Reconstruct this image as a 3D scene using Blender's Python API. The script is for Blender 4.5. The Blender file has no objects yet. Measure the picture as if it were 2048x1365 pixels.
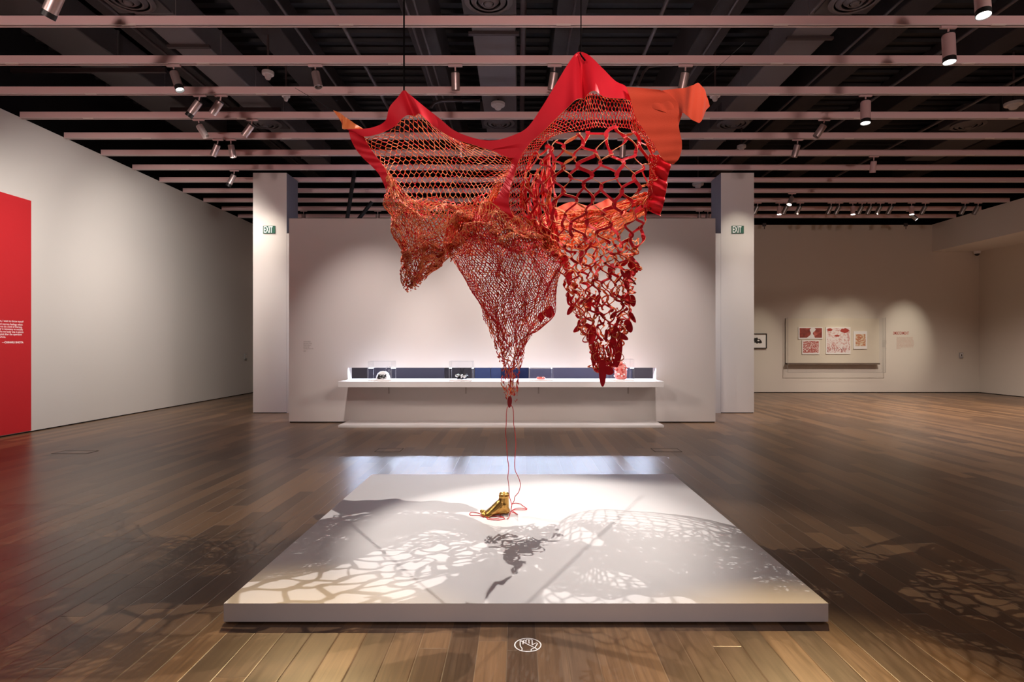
import bpy, bmesh, math, random
import numpy as np
from mathutils import Vector, Matrix

# ------------------------------------------------------------------ frame
F, CX, CY, H = 1180.0, 1038.0, 692.0, 1.4        # focal (px of a 2048 wide frame), vanishing point, eye height
sc = bpy.context.scene
col = sc.collection
PI = math.pi

def P(px, py, Y):
    return Vector(((px - CX) / F * Y, Y, H - (py - CY) / F * Y))
def G(px, py, z=0.0):
    Y = F * (H - z) / (py - CY)
    return Vector(((px - CX) / F * Y, Y, z))
def X(px, Y): return (px - CX) / F * Y
def Z(py, Y): return H - (py - CY) / F * Y

# ------------------------------------------------------------------ materials
M = {}
def nodes_of(m):
    nt = m.node_tree
    return nt.nodes, nt.links, nt.nodes.get('Principled BSDF')
def mat(name, color, rough=0.6, metal=0.0, spec=0.5, noise=0.0, nscale=20.0, bump=0.0, bscale=60.0, emit=None, estr=0.0, sheen=0.0):
    m = bpy.data.materials.new(name); m.use_nodes = True
    n, l, b = nodes_of(m)
    b.inputs['Base Color'].default_value = (*color, 1)
    b.inputs['Roughness'].default_value = rough
    b.inputs['Metallic'].default_value = metal
    b.inputs['Specular IOR Level'].default_value = spec
    if sheen: b.inputs['Sheen Weight'].default_value = sheen
    tc = None
    if noise > 0 or bump > 0:
        tc = n.new('ShaderNodeTexCoord')
    if noise > 0:
        t = n.new('ShaderNodeTexNoise'); t.inputs['Scale'].default_value = nscale; t.inputs['Detail'].default_value = 4
        l.new(tc.outputs['Object'], t.inputs['Vector'])
        r = n.new('ShaderNodeMix'); r.data_type = 'RGBA'
        r.inputs[6].default_value = (*[c * (1 - noise) for c in color], 1)
        r.inputs[7].default_value = (*[min(1, c * (1 + noise)) for c in color], 1)
        l.new(t.outputs['Fac'], r.inputs[0]); l.new(r.outputs[2], b.inputs['Base Color'])
    if bump > 0:
        t = n.new('ShaderNodeTexNoise'); t.inputs['Scale'].default_value = bscale; t.inputs['Detail'].default_value = 3
        l.new(tc.outputs['Object'], t.inputs['Vector'])
        k = n.new('ShaderNodeBump'); k.inputs['Strength'].default_value = bump; k.inputs['Distance'].default_value = 0.01
        l.new(t.outputs['Fac'], k.inputs['Height']); l.new(k.outputs['Normal'], b.inputs['Normal'])
    if emit:
        b.inputs['Emission Color'].default_value = (*emit, 1); b.inputs['Emission Strength'].default_value = estr
    M[name] = m
    return m

mat('wall_paint', (0.74, 0.685, 0.64), 0.75, spec=0.25, noise=0.012, nscale=1.5, bump=0.03, bscale=140)
mat('partition_paint', (0.74, 0.695, 0.67), 0.7, spec=0.25, noise=0.012, nscale=1.5, bump=0.03, bscale=140)
mat('column_side_shade', (0.30, 0.285, 0.33), 0.75, spec=0.25, noise=0.02, nscale=2)
mat('back_paint', (0.66, 0.585, 0.50), 0.78, spec=0.2, noise=0.012, nscale=1.5, bump=0.03, bscale=140)
mat('upper_black', (0.012, 0.010, 0.011), 0.9, spec=0.2, noise=0.4, nscale=1.2)
mat('red_paint', (0.62, 0.022, 0.028), 0.55, spec=0.3, noise=0.02, nscale=2)
mat('reveal_black', (0.02, 0.017, 0.015), 0.8)
mat('platform_white', (0.82, 0.78, 0.77), 0.55, spec=0.3, noise=0.01, nscale=3, bump=0.015, bscale=200)
mat('shelf_white', (0.84, 0.81, 0.80), 0.5, spec=0.35, noise=0.01, nscale=3)
mat('deck_black', (0.008, 0.0062, 0.0066), 0.7, noise=0.4, nscale=0.8)
mat('concrete_dark', (0.025, 0.017, 0.016), 0.85, noise=0.35, nscale=4, bump=0.2, bscale=30)
mat('duct_grey', (0.125, 0.105, 0.104), 0.6, noise=0.12, nscale=1.5)
mat('duct_dark', (0.060, 0.050, 0.050), 0.6, noise=0.15, nscale=1.5)
mat('strut_brown', (0.035, 0.019, 0.018), 0.6, noise=0.2, nscale=6)
mat('pipe_grey', (0.10, 0.083, 0.083), 0.5, metal=0.3, noise=0.1, nscale=6)
mat('track_pink_bounce', (0.84, 0.56, 0.545), 0.5, spec=0.4, noise=0.03, nscale=2)  # white tracks; pink bounced light is put into the colour
mat('track_lip', (0.78, 0.62, 0.59), 0.45, noise=0.02, nscale=3)
mat('track_slot', (0.02, 0.016, 0.016), 0.6)
mat('track_joint', (0.85, 0.72, 0.66), 0.45, noise=0.02, nscale=3)
mat('lamp_metal', (0.66, 0.52, 0.50), 0.38, metal=0.75, noise=0.05, nscale=9)
mat('lamp_steel', (0.42, 0.39, 0.37), 0.35, metal=0.8, noise=0.06, nscale=9)
mat('lamp_pink', (0.66, 0.44, 0.43), 0.45, noise=0.03, nscale=9)
mat('lamp_black', (0.012, 0.011, 0.011), 0.45, noise=0.2, nscale=9)
mat('lens_dark', (0.10, 0.095, 0.09), 0.15, noise=0.1, nscale=20)
mat('lens_lit', (1, 0.97, 0.9), 0.3, emit=(1.0, 0.97, 0.92), estr=14)
mat('lens_glint', (1, 0.97, 0.9), 0.3, emit=(1.0, 0.97, 0.92), estr=7)
mat('leather_red', (0.62, 0.010, 0.022), 0.65, spec=0.2, noise=0.10, nscale=6, bump=0.06, bscale=90)
mat('suede_red', (0.60, 0.060, 0.024), 0.9, spec=0.15, noise=0.16, nscale=5, bump=0.12, bscale=160, sheen=0.3)
mat('suede_orange', (0.80, 0.185, 0.055), 0.9, spec=0.15, noise=0.12, nscale=7, sheen=0.3)
mat('suede_pale', (0.86, 0.36, 0.15), 0.9, spec=0.15, noise=0.10, nscale=9, sheen=0.3)
mat('leather_dark', (0.33, 0.012, 0.016), 0.6, noise=0.1, nscale=8)
mat('string_red', (0.62, 0.03, 0.035), 0.7, noise=0.05, nscale=40)
mat('cord_black', (0.006, 0.005, 0.005), 1.0, spec=0.0, noise=0.1, nscale=40)
mat('wire_grey', (0.25, 0.22, 0.21), 0.5, metal=0.5, noise=0.1, nscale=40)
mat('gold', (0.60, 0.36, 0.10), 0.30, metal=1.0, noise=0.18, nscale=30, bump=0.25, bscale=35)
mat('decal_white', (0.95, 0.92, 0.90), 0.6, noise=0.01, nscale=5)
mat('text_white_glow', (0.95, 0.85, 0.83), 0.6, noise=0.01, nscale=5, emit=(1, 0.9, 0.88), estr=0.12)  # lettering given a faint glow, though it is no lamp
mat('text_red', (0.42, 0.05, 0.035), 0.6, noise=0.01, nscale=5)
mat('text_pink', (0.60, 0.36, 0.28), 0.6, noise=0.01, nscale=5)
mat('text_grey', (0.34, 0.30, 0.27), 0.6, noise=0.01, nscale=5)
mat('exit_green', (0.012, 0.10, 0.060), 0.45, noise=0.03, nscale=5)
mat('exit_white', (0.92, 0.90, 0.88), 0.45, noise=0.01, nscale=5)
mat('plastic_white', (0.78, 0.72, 0.70), 0.4, noise=0.02, nscale=5)
mat('plastic_grey', (0.36, 0.34, 0.33), 0.4, noise=0.05, nscale=5)
mat('frame_black', (0.02, 0.017, 0.014), 0.4, noise=0.1, nscale=8)
mat('paper_white', (0.86, 0.81, 0.76), 0.7, noise=0.01, nscale=5)
mat('panel_cream', (0.70, 0.61, 0.48), 0.7, noise=0.012, nscale=3)
mat('ledge_shadow', (0.16, 0.115, 0.085), 0.6, noise=0.05, nscale=3)  # shadow at the case bottom put into the ledge's dark colour
mat('niche_slate', (0.16, 0.155, 0.20), 0.6, noise=0.03, nscale=2)
mat('niche_charcoal', (0.09, 0.08, 0.085), 0.6, noise=0.03, nscale=2)
mat('niche_grey', (0.20, 0.175, 0.18), 0.6, noise=0.03, nscale=2)
mat('niche_blue', (0.12, 0.17, 0.36), 0.6, noise=0.03, nscale=2)
mat('niche_navy', (0.022, 0.045, 0.14), 0.6, noise=0.03, nscale=2)
mat('niche_lilac', (0.25, 0.24, 0.33), 0.6, noise=0.03, nscale=2)
mat('dome_white', (0.92, 0.90, 0.88), 0.35, noise=0.02, nscale=30)
mat('wire_black', (0.015, 0.015, 0.016), 0.3, metal=0.5, noise=0.1, nscale=30)
mat('silver', (0.75, 0.74, 0.72), 0.2, metal=0.9, noise=0.1, nscale=30)
mat('pink_glass', (0.85, 0.27, 0.23), 0.15, noise=0.15, nscale=30)
mat('red_glass', (0.70, 0.09, 0.07), 0.10, noise=0.2, nscale=30)
mat('bracket_steel', (0.5, 0.45, 0.42), 0.4, metal=0.3, noise=0.05, nscale=30)
mat('outlet_lid', (0.070, 0.047, 0.032), 0.55, noise=0.25, nscale=12)
mat('outlet_rim', (0.022, 0.015, 0.011), 0.5, noise=0.1, nscale=12)

def acrylic(name, tint, lo, hi):
    m = bpy.data.materials.new(name); m.use_nodes = True
    n, l, b = nodes_of(m); n.remove(b)
    out = n.get('Material Output')
    tr = n.new('ShaderNodeBsdfTransparent'); tr.inputs[0].default_value = (*tint, 1)
    gl = n.new('ShaderNodeBsdfGlossy'); gl.inputs['Roughness'].default_value = 0.03
    fr = n.new('ShaderNodeFresnel'); fr.inputs['IOR'].default_value = 1.35
    mr = n.new('ShaderNodeMapRange'); mr.inputs[3].default_value = lo; mr.inputs[4].default_value = hi
    l.new(fr.outputs[0], mr.inputs[0])
    mx = n.new('ShaderNodeMixShader'); l.new(mr.outputs[0], mx.inputs[0]); l.new(tr.outputs[0], mx.inputs[1]); l.new(gl.outputs[0], mx.inputs[2])
    l.new(mx.outputs[0], out.inputs['Surface'])
    M[name] = m
acrylic('acrylic', (0.985, 0.988, 0.99), 0.004, 0.16)
mat('acrylic_edge', (0.52, 0.51, 0.52), 0.8, noise=0.02, nscale=9)

def wood_material():
    m = bpy.data.materials.new('wood_floor'); m.use_nodes = True
    n, l, b = nodes_of(m)
    tc = n.new('ShaderNodeTexCoord'); sx = n.new('ShaderNodeSeparateXYZ'); l.new(tc.outputs['Object'], sx.inputs[0])
    def mth(op, a, b_=None, c=None):
        k = n.new('ShaderNodeMath'); k.operation = op
        for i, v in enumerate((a, b_, c)):
            if v is None: continue
            if isinstance(v, (int, float)): k.inputs[i].default_value = v
            else: l.new(v, k.inputs[i])
        return k.outputs[0]
    W, L = 0.1365, 1.55
    u = mth('DIVIDE', mth('ADD', sx.outputs[0], 0.055), W)
    row = mth('FLOOR', u); fu = mth('FRACT', u)
    wn = n.new('ShaderNodeTexWhiteNoise'); wn.noise_dimensions = '1D'; l.new(row, wn.inputs['W'])
    v = mth('ADD', mth('DIVIDE', sx.outputs[1], L), mth('MULTIPLY', wn.outputs['Value'], 7.3))
    pid = mth('FLOOR', v); fv = mth('FRACT', v)
    cv = n.new('ShaderNodeCombineXYZ'); l.new(row, cv.inputs[0]); l.new(pid, cv.inputs[1])
    pn = n.new('ShaderNodeTexWhiteNoise'); pn.noise_dimensions = '2D'; l.new(cv.outputs[0], pn.inputs['Vector'])
    pr = pn.outputs['Value']
    # grain
    gv = n.new('ShaderNodeCombineXYZ')
    l.new(mth('ADD', mth('MULTIPLY', sx.outputs[0], 55.0), mth('MULTIPLY', pr, 80)), gv.inputs[0])
    l.new(mth('MULTIPLY', sx.outputs[1], 2.2), gv.inputs[1]); l.new(mth('MULTIPLY', pr, 40), gv.inputs[2])
    g = n.new('ShaderNodeTexNoise'); g.inputs['Scale'].default_value = 1.0; g.inputs['Detail'].default_value = 6; g.inputs['Roughness'].default_value = 0.62; g.inputs['Distortion'].default_value = 0.6
    l.new(gv.outputs[0], g.inputs['Vector'])
    tone = mth('ADD', mth('MULTIPLY', pr, 0.46), mth('MULTIPLY', g.outputs['Fac'], 0.62))
    cr = n.new('ShaderNodeValToRGB'); l.new(tone, cr.inputs[0])
    e = cr.color_ramp.elements
    e[0].position = 0.12; e[0].color = (0.066, 0.035, 0.019, 1)
    e[1].position = 1.0; e[1].color = (0.34, 0.185, 0.085, 1)
    k = e.new(0.55); k.color = (0.160, 0.088, 0.046, 1)
    # seams; light caught on their bevels put in as a paler colour
    du = mth('MINIMUM', fu, mth('SUBTRACT', 1.0, fu))
    dv = mth('MULTIPLY', mth('MINIMUM', fv, mth('SUBTRACT', 1.0, fv)), L / W)
    d = mth('MINIMUM', du, dv)
    seam = mth('LESS_THAN', d, 0.010)
    mx = n.new('ShaderNodeMix'); mx.data_type = 'RGBA'; l.new(mth('MULTIPLY', seam, 0.75), mx.inputs[0]); l.new(cr.outputs[0], mx.inputs[6]); mx.inputs[7].default_value = (0.20, 0.135, 0.085, 1)
    l.new(mx.outputs[2], b.inputs['Base Color'])
    l.new(mth('ADD', 0.23, mth('MULTIPLY', g.outputs['Fac'], 0.16)), b.inputs['Roughness'])
    b.inputs['Specular IOR Level'].default_value = 0.5
    hgt = mth('ADD', mth('MULTIPLY', g.outputs['Fac'], 0.35), mth('MINIMUM', mth('MULTIPLY', d, 30), 1.0))
    bp = n.new('ShaderNodeBump'); bp.inputs['Strength'].default_value = 0.22; bp.inputs['Distance'].default_value = 0.004
    l.new(hgt, bp.inputs['Height']); l.new(bp.outputs[0], b.inputs['Normal'])
    M['wood_floor'] = m
wood_material()

def print_material(name, paper, inks, scale, seed, thr, detail=6, dist=1.5):
    """abstract ink print: noise blotches of ink on paper"""
    m = bpy.data.materials.new(name); m.use_nodes = True
    n, l, b = nodes_of(m)
    tc = n.new('ShaderNodeTexCoord'); mp = n.new('ShaderNodeMapping'); mp.inputs['Location'].default_value = (seed, seed * 1.7, seed * 0.3)
    l.new(tc.outputs['Object'], mp.inputs[0])
    t = n.new('ShaderNodeTexNoise'); t.inputs['Scale'].default_value = scale; t.inputs['Detail'].default_value = detail; t.inputs['Distortion'].default_value = dist
    l.new(mp.outputs[0], t.inputs['Vector'])
    cr = n.new('ShaderNodeValToRGB'); l.new(t.outputs['Fac'], cr.inputs[0])
    e = cr.color_ramp.elements
    e[0].position = thr - 0.06; e[0].color = (*paper, 1)
    e[1].position = 0.75; e[1].color = (*inks[1], 1)
    k = e.new(thr); k.color = (*inks[0], 1)
    l.new(cr.outputs[0], b.inputs['Base Color']); b.inputs['Roughness'].default_value = 0.75
    M[name] = m
print_material('print_dark_red', (0.55, 0.14, 0.10), [(0.36, 0.065, 0.045), (0.16, 0.03, 0.02)], 5, 3.1, 0.44)
print_material('print_red_lines', (0.80, 0.66, 0.60), [(0.52, 0.14, 0.11), (0.40, 0.06, 0.05)], 7, 7.7, 0.49, 2, 5)
print_material('print_pale', (0.80, 0.70, 0.66), [(0.72, 0.50, 0.45), (0.50, 0.12, 0.10)], 6, 1.3, 0.56, 3, 4)
print_material('print_tan', (0.76, 0.62, 0.44), [(0.62, 0.30, 0.16), (0.48, 0.10, 0.05)], 8, 5.5, 0.50, 4, 2)

# ------------------------------------------------------------------ helpers
def tag(o, label=None, cat=None, group=None, kind=None):
    if label: o['label'] = label
    if cat: o['category'] = cat
    if group: o['group'] = group
    if kind: o['kind'] = kind
    return o
def thing(name, label, cat, loc=(0, 0, 0), group=None):
    o = bpy.data.objects.new(name, None); col.objects.link(o)
    o.location = loc; o.empty_display_size = 0.1
    return tag(o, label, cat, group)

class MB:
    def __init__(s): s.v = []; s.f = []; s.m = []
    def add(s, vs, fs, m=0):
        k = len(s.v); s.v += [tuple(v) for v in vs]
        s.f += [tuple(i + k for i in f) for f in fs]
        s.m += ([m] * len(fs) if isinstance(m, int) else list(m))
    def box(s, x0, x1, y0, y1, z0, z1, m=0):
        v = [(x0, y0, z0), (x1, y0, z0), (x1, y1, z0), (x0, y1, z0), (x0, y0, z1), (x1, y0, z1), (x1, y1, z1), (x0, y1, z1)]
        s.add(v, [(0, 3, 2, 1), (4, 5, 6, 7), (0, 1, 5, 4), (1, 2, 6, 5), (2, 3, 7, 6), (3, 0, 4, 7)], m)
        return s
    def tube(s, pts, r, n=8, m=0, cap=True):
        pts = [Vector(p) for p in pts]; k = len(pts)
        rr = r if isinstance(r, (list, tuple)) else [r] * k
        vs = []; ref = None
        for i, p in enumerate(pts):
            t = (pts[min(i + 1, k - 1)] - pts[max(i - 1, 0)])
            t = t.normalized() if t.length > 1e-9 else Vector((0, 0, 1))
            if ref is None:
                ref = Vector((1, 0, 0)) if abs(t.x) < 0.8 else Vector((0, 1, 0))
            a = (ref - t * ref.dot(t)).normalized(); ref = a; b = t.cross(a)
            for j in range(n):
                q = 2 * PI * j / n
                vs.append(p + (a * math.cos(q) + b * math.sin(q)) * rr[i])
        fs = [(i * n + j, i * n + (j + 1) % n, (i + 1) * n + (j + 1) % n, (i + 1) * n + j) for i in range(k - 1) for j in range(n)]
        if cap: fs += [tuple(range(n))[::-1], tuple((k - 1) * n + j for j in range(n))]
        s.add(vs, fs, m); return s
    def lathe(s, prof, c, axis=(0, 0, 1), n=24, m=0):
        """profile of (radius, height) turned about the axis through c"""
        ax = Vector(axis).normalized(); a = ax.orthogonal().normalized(); b = ax.cross(a); c = Vector(c)
        vs = [c + ax * h + (a * math.cos(2 * PI * j / n) + b * math.sin(2 * PI * j / n)) * r for r, h in prof for j in range(n)]
        fs = [(i * n + j, i * n + (j + 1) % n, (i + 1) * n + (j + 1) % n, (i + 1) * n + j) for i in range(len(prof) - 1) for j in range(n)]
        if prof[0][0] > 1e-6: fs.append(tuple(range(n))[::-1])
        if prof[-1][0] > 1e-6: fs.append(tuple((len(prof) - 1) * n + j for j in range(n)))
        s.add(vs, fs, m); return s
    def ball(s, c, r, n=12, k=8, m=0):
        r3 = r if isinstance(r, (tuple, list)) else (r, r, r)
        vs = [(c[0] + r3[0] * math.sin(PI * i / k) * math.cos(2 * PI * j / n), c[1] + r3[1] * math.sin(PI * i / k) * math.sin(2 * PI * j / n), c[2] + r3[2] * math.cos(PI * i / k)) for i in range(k + 1) for j in range(n)]
        fs = [(i * n + j, i * n + (j + 1) % n, (i + 1) * n + (j + 1) % n, (i + 1) * n + j)[::-1] for i in range(k) for j in range(n)]
        s.add(vs, fs, m); return s
    def build(s, name, mats, parent=None, smooth=False, bevel=0.0, off=None):
        me = bpy.data.meshes.new(name)
        o0 = Vector(off) if off is not None else (Vector(parent.location) if parent else Vector((0, 0, 0)))
        me.from_pydata([(v[0] - o0.x, v[1] - o0.y, v[2] - o0.z) for v in s.v], [], s.f)
        for mm in (mats if isinstance(mats, (list, tuple)) else [mats]): me.materials.append(M[mm])
        me.polygons.foreach_set('material_index', s.m)
        if smooth: me.polygons.foreach_set('use_smooth', [True] * len(s.f))
        me.update()
        o = bpy.data.objects.new(name, me); col.objects.link(o)
        if parent: o.parent = parent
        elif off is not None: o.location = o0
        if smooth:
            try: me.set_sharp_from_angle(angle=math.radians(38))
            except Exception: pass
        if bevel:
            b = o.modifiers.new('bevel', 'BEVEL'); b.width = bevel; b.segments = 2; b.limit_method = 'ANGLE'
        return o
def struct(name, mb, m, **k):
    return tag(mb.build(name, m, **k), kind='structure')

def text_mb(mb, s, size, origin, right, up, m=0, align='LEFT', stretch=1.0, spacing=1.0, line=1.0, bold=0.0, depth=0.0):
    cu = bpy.data.curves.new('t', 'FONT'); cu.body = s; cu.size = size; cu.align_x = align; cu.space_character = spacing; cu.space_line = line
    cu.offset = bold; cu.extrude = depth
    o = bpy.data.objects.new('t', cu); col.objects.link(o)
    dg = bpy.context.evaluated_depsgraph_get(); dg.update()
    me = bpy.data.meshes.new_from_object(o.evaluated_get(dg))
    right = Vector(right); up = Vector(up); nrm = right.cross(up); origin = Vector(origin)
    mb.add([origin + right * v.co.x * stretch + up * v.co.y + nrm * v.co.z for v in me.vertices], [tuple(p.vertices) for p in me.polygons], m)
    w = max((v.co.x for v in me.vertices), default=0) * stretch
    bpy.data.objects.remove(o); bpy.data.curves.remove(cu); bpy.data.meshes.remove(me)
    return w

# ------------------------------------------------------------------ setting
WALL_L, WALL_R, WALL_B, WALL_F = -7.9, 13.7, 17.57, -5.0
HT, DECK = 5.02, 6.95
YP = 10.73         # partition plane
YC = 12.24         # column plane

struct('floor', MB().box(WALL_L - 0.3, WALL_R + 0.3, WALL_F - 0.3, WALL_B + 0.3, -0.1, 0.0), 'wood_floor')
struct('wall_left', MB().box(WALL_L - 0.25, WALL_L, WALL_F, WALL_B, 0.02, HT), 'wall_paint')
struct('baseboard_left', MB().box(WALL_L - 0.2, WALL_L - 0.012, WALL_F, WALL_B, 0.0, 0.02), 'reveal_black')
struct('wall_back', MB().box(WALL_L - 0.25, WALL_R + 0.25, WALL_B, WALL_B + 0.25, 0.02, HT - 0.02), 'back_paint')
struct('baseboard_back', MB().box(WALL_L, WALL_R, WALL_B + 0.01, WALL_B + 0.2, 0.0, 0.02), 'reveal_black')
struct('wall_right', MB().box(WALL_R, WALL_R + 0.25, WALL_F, WALL_B, 0.02, HT), 'back_paint')
struct('baseboard_right', MB().box(WALL_R + 0.01, WALL_R + 0.2, WALL_F, WALL_B, 0.0, 0.02), 'reveal_black')
struct('wall_front', MB().box(WALL_L - 0.25, WALL_R + 0.25, WALL_F - 0.25, WALL_F, 0.0, HT), 'wall_paint')
up = MB()
up.box(WALL_L - 1.0, WALL_L - 0.8, WALL_F - 1, WALL_B + 1, HT, DECK).box(WALL_R + 0.8, WALL_R + 1.0, WALL_F - 1, WALL_B + 1, HT, DECK)
up.box(WALL_L - 1, WALL_R + 1, WALL_B + 0.8, WALL_B + 1.0, HT, DECK).box(WALL_L - 1, WALL_R + 1, WALL_F - 1.0, WALL_F - 0.8, HT, DECK)
up.box(WALL_L - 1.0, WALL_L - 0.25, WALL_F - 1, WALL_B + 1, HT - 0.1, HT).box(WALL_R + 0.25, WALL_R + 1.0, WALL_F - 1, WALL_B + 1, HT - 0.1, HT)
up.box(WALL_L - 1, WALL_R + 1, WALL_B + 0.25, WALL_B + 1.0, HT - 0.1, HT).box(WALL_L - 1, WALL_R + 1, WALL_F - 1.0, WALL_F - 0.25, HT - 0.1, HT)
struct('wall_upper', up, 'upper_black')
# corrugated deck: ribs running across the room
dk = MB(); y = WALL_F - 1; pr = []
while y < WALL_B + 1:
    pr += [(y, DECK), (y + 0.09, DECK), (y + 0.12, DECK - 0.075), (y + 0.21, DECK - 0.075), (y + 0.24, DECK)]; y += 0.3
vs = []
for (yy, zz) in pr: vs += [(WALL_L - 1, yy, zz), (WALL_R + 1, yy, zz)]
dk.add(vs, [(2 * i, 2 * i + 1, 2 * i + 3, 2 * i + 2) for i in range(len(pr) - 1)])
struct('ceiling', dk, 'deck_black')

# soffit on the right
struct('wall_soffit', MB().box(12.3, WALL_R, WALL_F, WALL_B, 4.2, HT - 0.01), 'wall_paint')

# free standing partition with the long slot (through opening)
SX0, SX1, SZ0, SZ1 = -3.11, 2.49, 0.79, 1.0
pt = MB()
x0, x1, zt = X(578, YP), X(1431, YP), Z(437, YP)
pt.box(x0, SX0, YP, YP + 0.25, 0.02, zt); pt.box(SX1, x1, YP, YP + 0.25, 0.02, zt)
pt.box(SX0, SX1, YP, YP + 0.25, 0.02, SZ0 - 0.1); pt.box(SX0, SX1, YP, YP + 0.25, SZ1, zt)
struct('wall_partition', pt, 'partition_paint')
struct('baseboard_partition', MB().box(x0 + 0.01, x1 - 0.01, YP + 0.012, YP + 0.24, 0, 0.02), 'reveal_black')
# low wall between the columns, coloured bays seen through the slot
LZ = Z(467, YC)
struct('wall_low', MB().box(-4.82, 4.19, YC + 0.004, YC + 0.2, 0.0, LZ), 'wall_paint')
bays = [(-3.9, 735, 'niche_charcoal'), (735, 890, 'niche_slate'), (890, 950, 'niche_charcoal'), (950, 982, 'niche_blue'), (982, 1003, 'niche_blue'),
        (1003, 1058, 'niche_navy'), (1058, 1205, 'niche_lilac'), (1205, 1265, 'niche_lilac'), (1265, 3.3, 'niche_grey')]
for i, (a, b_, m_) in enumerate(bays):
    xa = a if a < 100 and a < 0 else X(a, YC); xb = b_ if b_ < 100 else X(b_, YC)
    struct('trim_%d' % (i + 1), MB().box(xa, xb - 0.01, YC - 0.012 - 0.004 * (i % 2), YC, 0.25, 1.7), m_)

# columns
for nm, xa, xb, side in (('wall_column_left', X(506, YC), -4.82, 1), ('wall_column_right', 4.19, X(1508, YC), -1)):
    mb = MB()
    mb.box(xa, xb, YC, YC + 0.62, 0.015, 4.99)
    # shade and blue light on the inner flank, put into its colour
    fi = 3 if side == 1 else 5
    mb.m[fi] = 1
    struct(nm, mb, ['wall_paint', 'column_side_shade'])
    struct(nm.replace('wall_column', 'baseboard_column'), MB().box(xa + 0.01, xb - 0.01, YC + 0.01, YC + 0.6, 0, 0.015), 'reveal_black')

# ------------------------------------------------------------------ ceiling: track beams
BEAM_Z, SP = 5.0, 0.905
BY = lambda i: 6.666 + SP * i
beam_words = ['nearest the camera, across the top of the photo', 'second from the camera, carrying three pale spotlights above the red net', 'third from the camera, level with the left peak of the red net',
  'fourth from the camera, its left end meeting the left wall first', 'fifth from the camera, with two spotlights paired at left', 'sixth from the camera, level with the middle of the red nets',
  'seventh from the camera, just in front of the two white columns', 'eighth from the camera, running just behind the column tops', 'ninth from the camera, running behind the white columns',
  'tenth from the camera, carrying the long row of spotlights at right', 'eleventh from the camera, above the white partition', 'twelfth from the camera, closest to the back wall']
random.seed(5)
def track_beam(i, label):
    y = BY(i)
    xr = WALL_R + 0.0 if i < 6 else 12.29
    if 6 <= i: xr = 12.28
    xl = WALL_L + 0.004
    t = thing('track_beam', label, 'track beam', (0, y, BEAM_Z), 'white lighting track beams under the black ceiling')
    MB().box(xl, xr, y - 0.05, y, BEAM_Z + 0.012, BEAM_Z + 0.105).build('channel', 'track_pink_bounce', t)
    lip = MB().box(xl, xr, y - 0.056, y - 0.040, BEAM_Z, BEAM_Z + 0.012).box(xl, xr, y - 0.016, y + 0.006, BEAM_Z, BEAM_Z + 0.012)
    lip.build('track_lip', 'track_lip', t)
    MB().box(xl, xr, y - 0.040, y - 0.016, BEAM_Z + 0.006, BEAM_Z + 0.012).build('track_slot', 'track_slot', t)
    jx = -6.9 + (i % 3) * 0.35
    while jx < xr - 0.3:
        MB().box(jx, jx + 0.16, y - 0.0575, y - 0.038, BEAM_Z - 0.003, BEAM_Z + 0.011).build('joint_cover', 'track_joint', t); jx += 2.44
    return t
for i in range(12): track_beam(i, 'long white pink-lit track beam ' + beam_words[i])
track_beam(-1, 'long white pink-lit track beam above the top edge of the photo')

# suspension rods and thin wires holding the tracks
for k, (px, top, bot, i) in enumerate([(1448, 0, 95, 0), (1460 / 2.926, 34, 50, 0)]):
    pass

# ducts
def duct(label, xa, xb, z, y0, y1, m='duct_grey', h=0.45, straps=()):
    t = thing('air_duct', label, 'air duct', ((xa + xb) / 2, y0, z), 'ducts under the black ceiling')
    MB().box(xa, xb, y0, y1, z, z + h).build('duct_body', m, t, bevel=0.02)
    for ys in straps:
        MB().box(xa - 0.05, xb + 0.05, ys, ys + 0.06, z - 0.04, z - 0.001).build('hanger_strap', 'strut_brown', t)
    for ys in np.arange(y0 + 1.2, y1, 1.25):
        MB().box(xa - 0.012, xb + 0.012, ys, ys + 0.035, z - 0.012, z + h + 0.01).build('flange', m, t)
duct('grey rectangular air duct along the middle of the ceiling, behind the right peak', -0.69, -0.05, 6.0, 2.0, 14.0, straps=(8.62,))
duct('grey air duct running diagonally in the photo above the two paired left spotlights', -5.33, -4.78, 6.0, 2.0, 15.0, straps=(9.0,))
duct('broad grey air duct nearest the left wall', -7.23, -6.43, 6.0, 2.0, 13.0, 'duct_dark')
duct('grey air duct right of the red leather flap, leading away overhead', 4.03, 4.62, 6.0, 2.0, 14.0, straps=(8.75,))
duct('dark air duct far right above the lit spotlights', 9.8, 10.6, 6.1, 2.0, 15.0, 'duct_dark')

# concrete joists
jl = ['left of the middle duct', 'behind the right peak of the red net', 'between the red flap and the right duct', 'left of the paired left spotlights',
      'just right of the broad left duct', 'far right above the lit spotlights', 'right of the right duct', 'at the far right edge of the ceiling']
for (xa, xb), w in zip([(-1.71, -1.28), (0.55, 0.98), (2.8, 3.24), (-4.1, -3.65), (-6.1, -5.7), (7.6, 8.05), (5.5, 5.95), (11.0, 11.5)], jl):
    tag(MB().box(xa, xb, 1.5, 17.4, 6.25, 6.9).build('concrete_joist', 'concrete_dark', bevel=0.02), 'dark brown concrete ceiling joist ' + w, 'ceiling joist', 'concrete joists under the deck')
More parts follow.
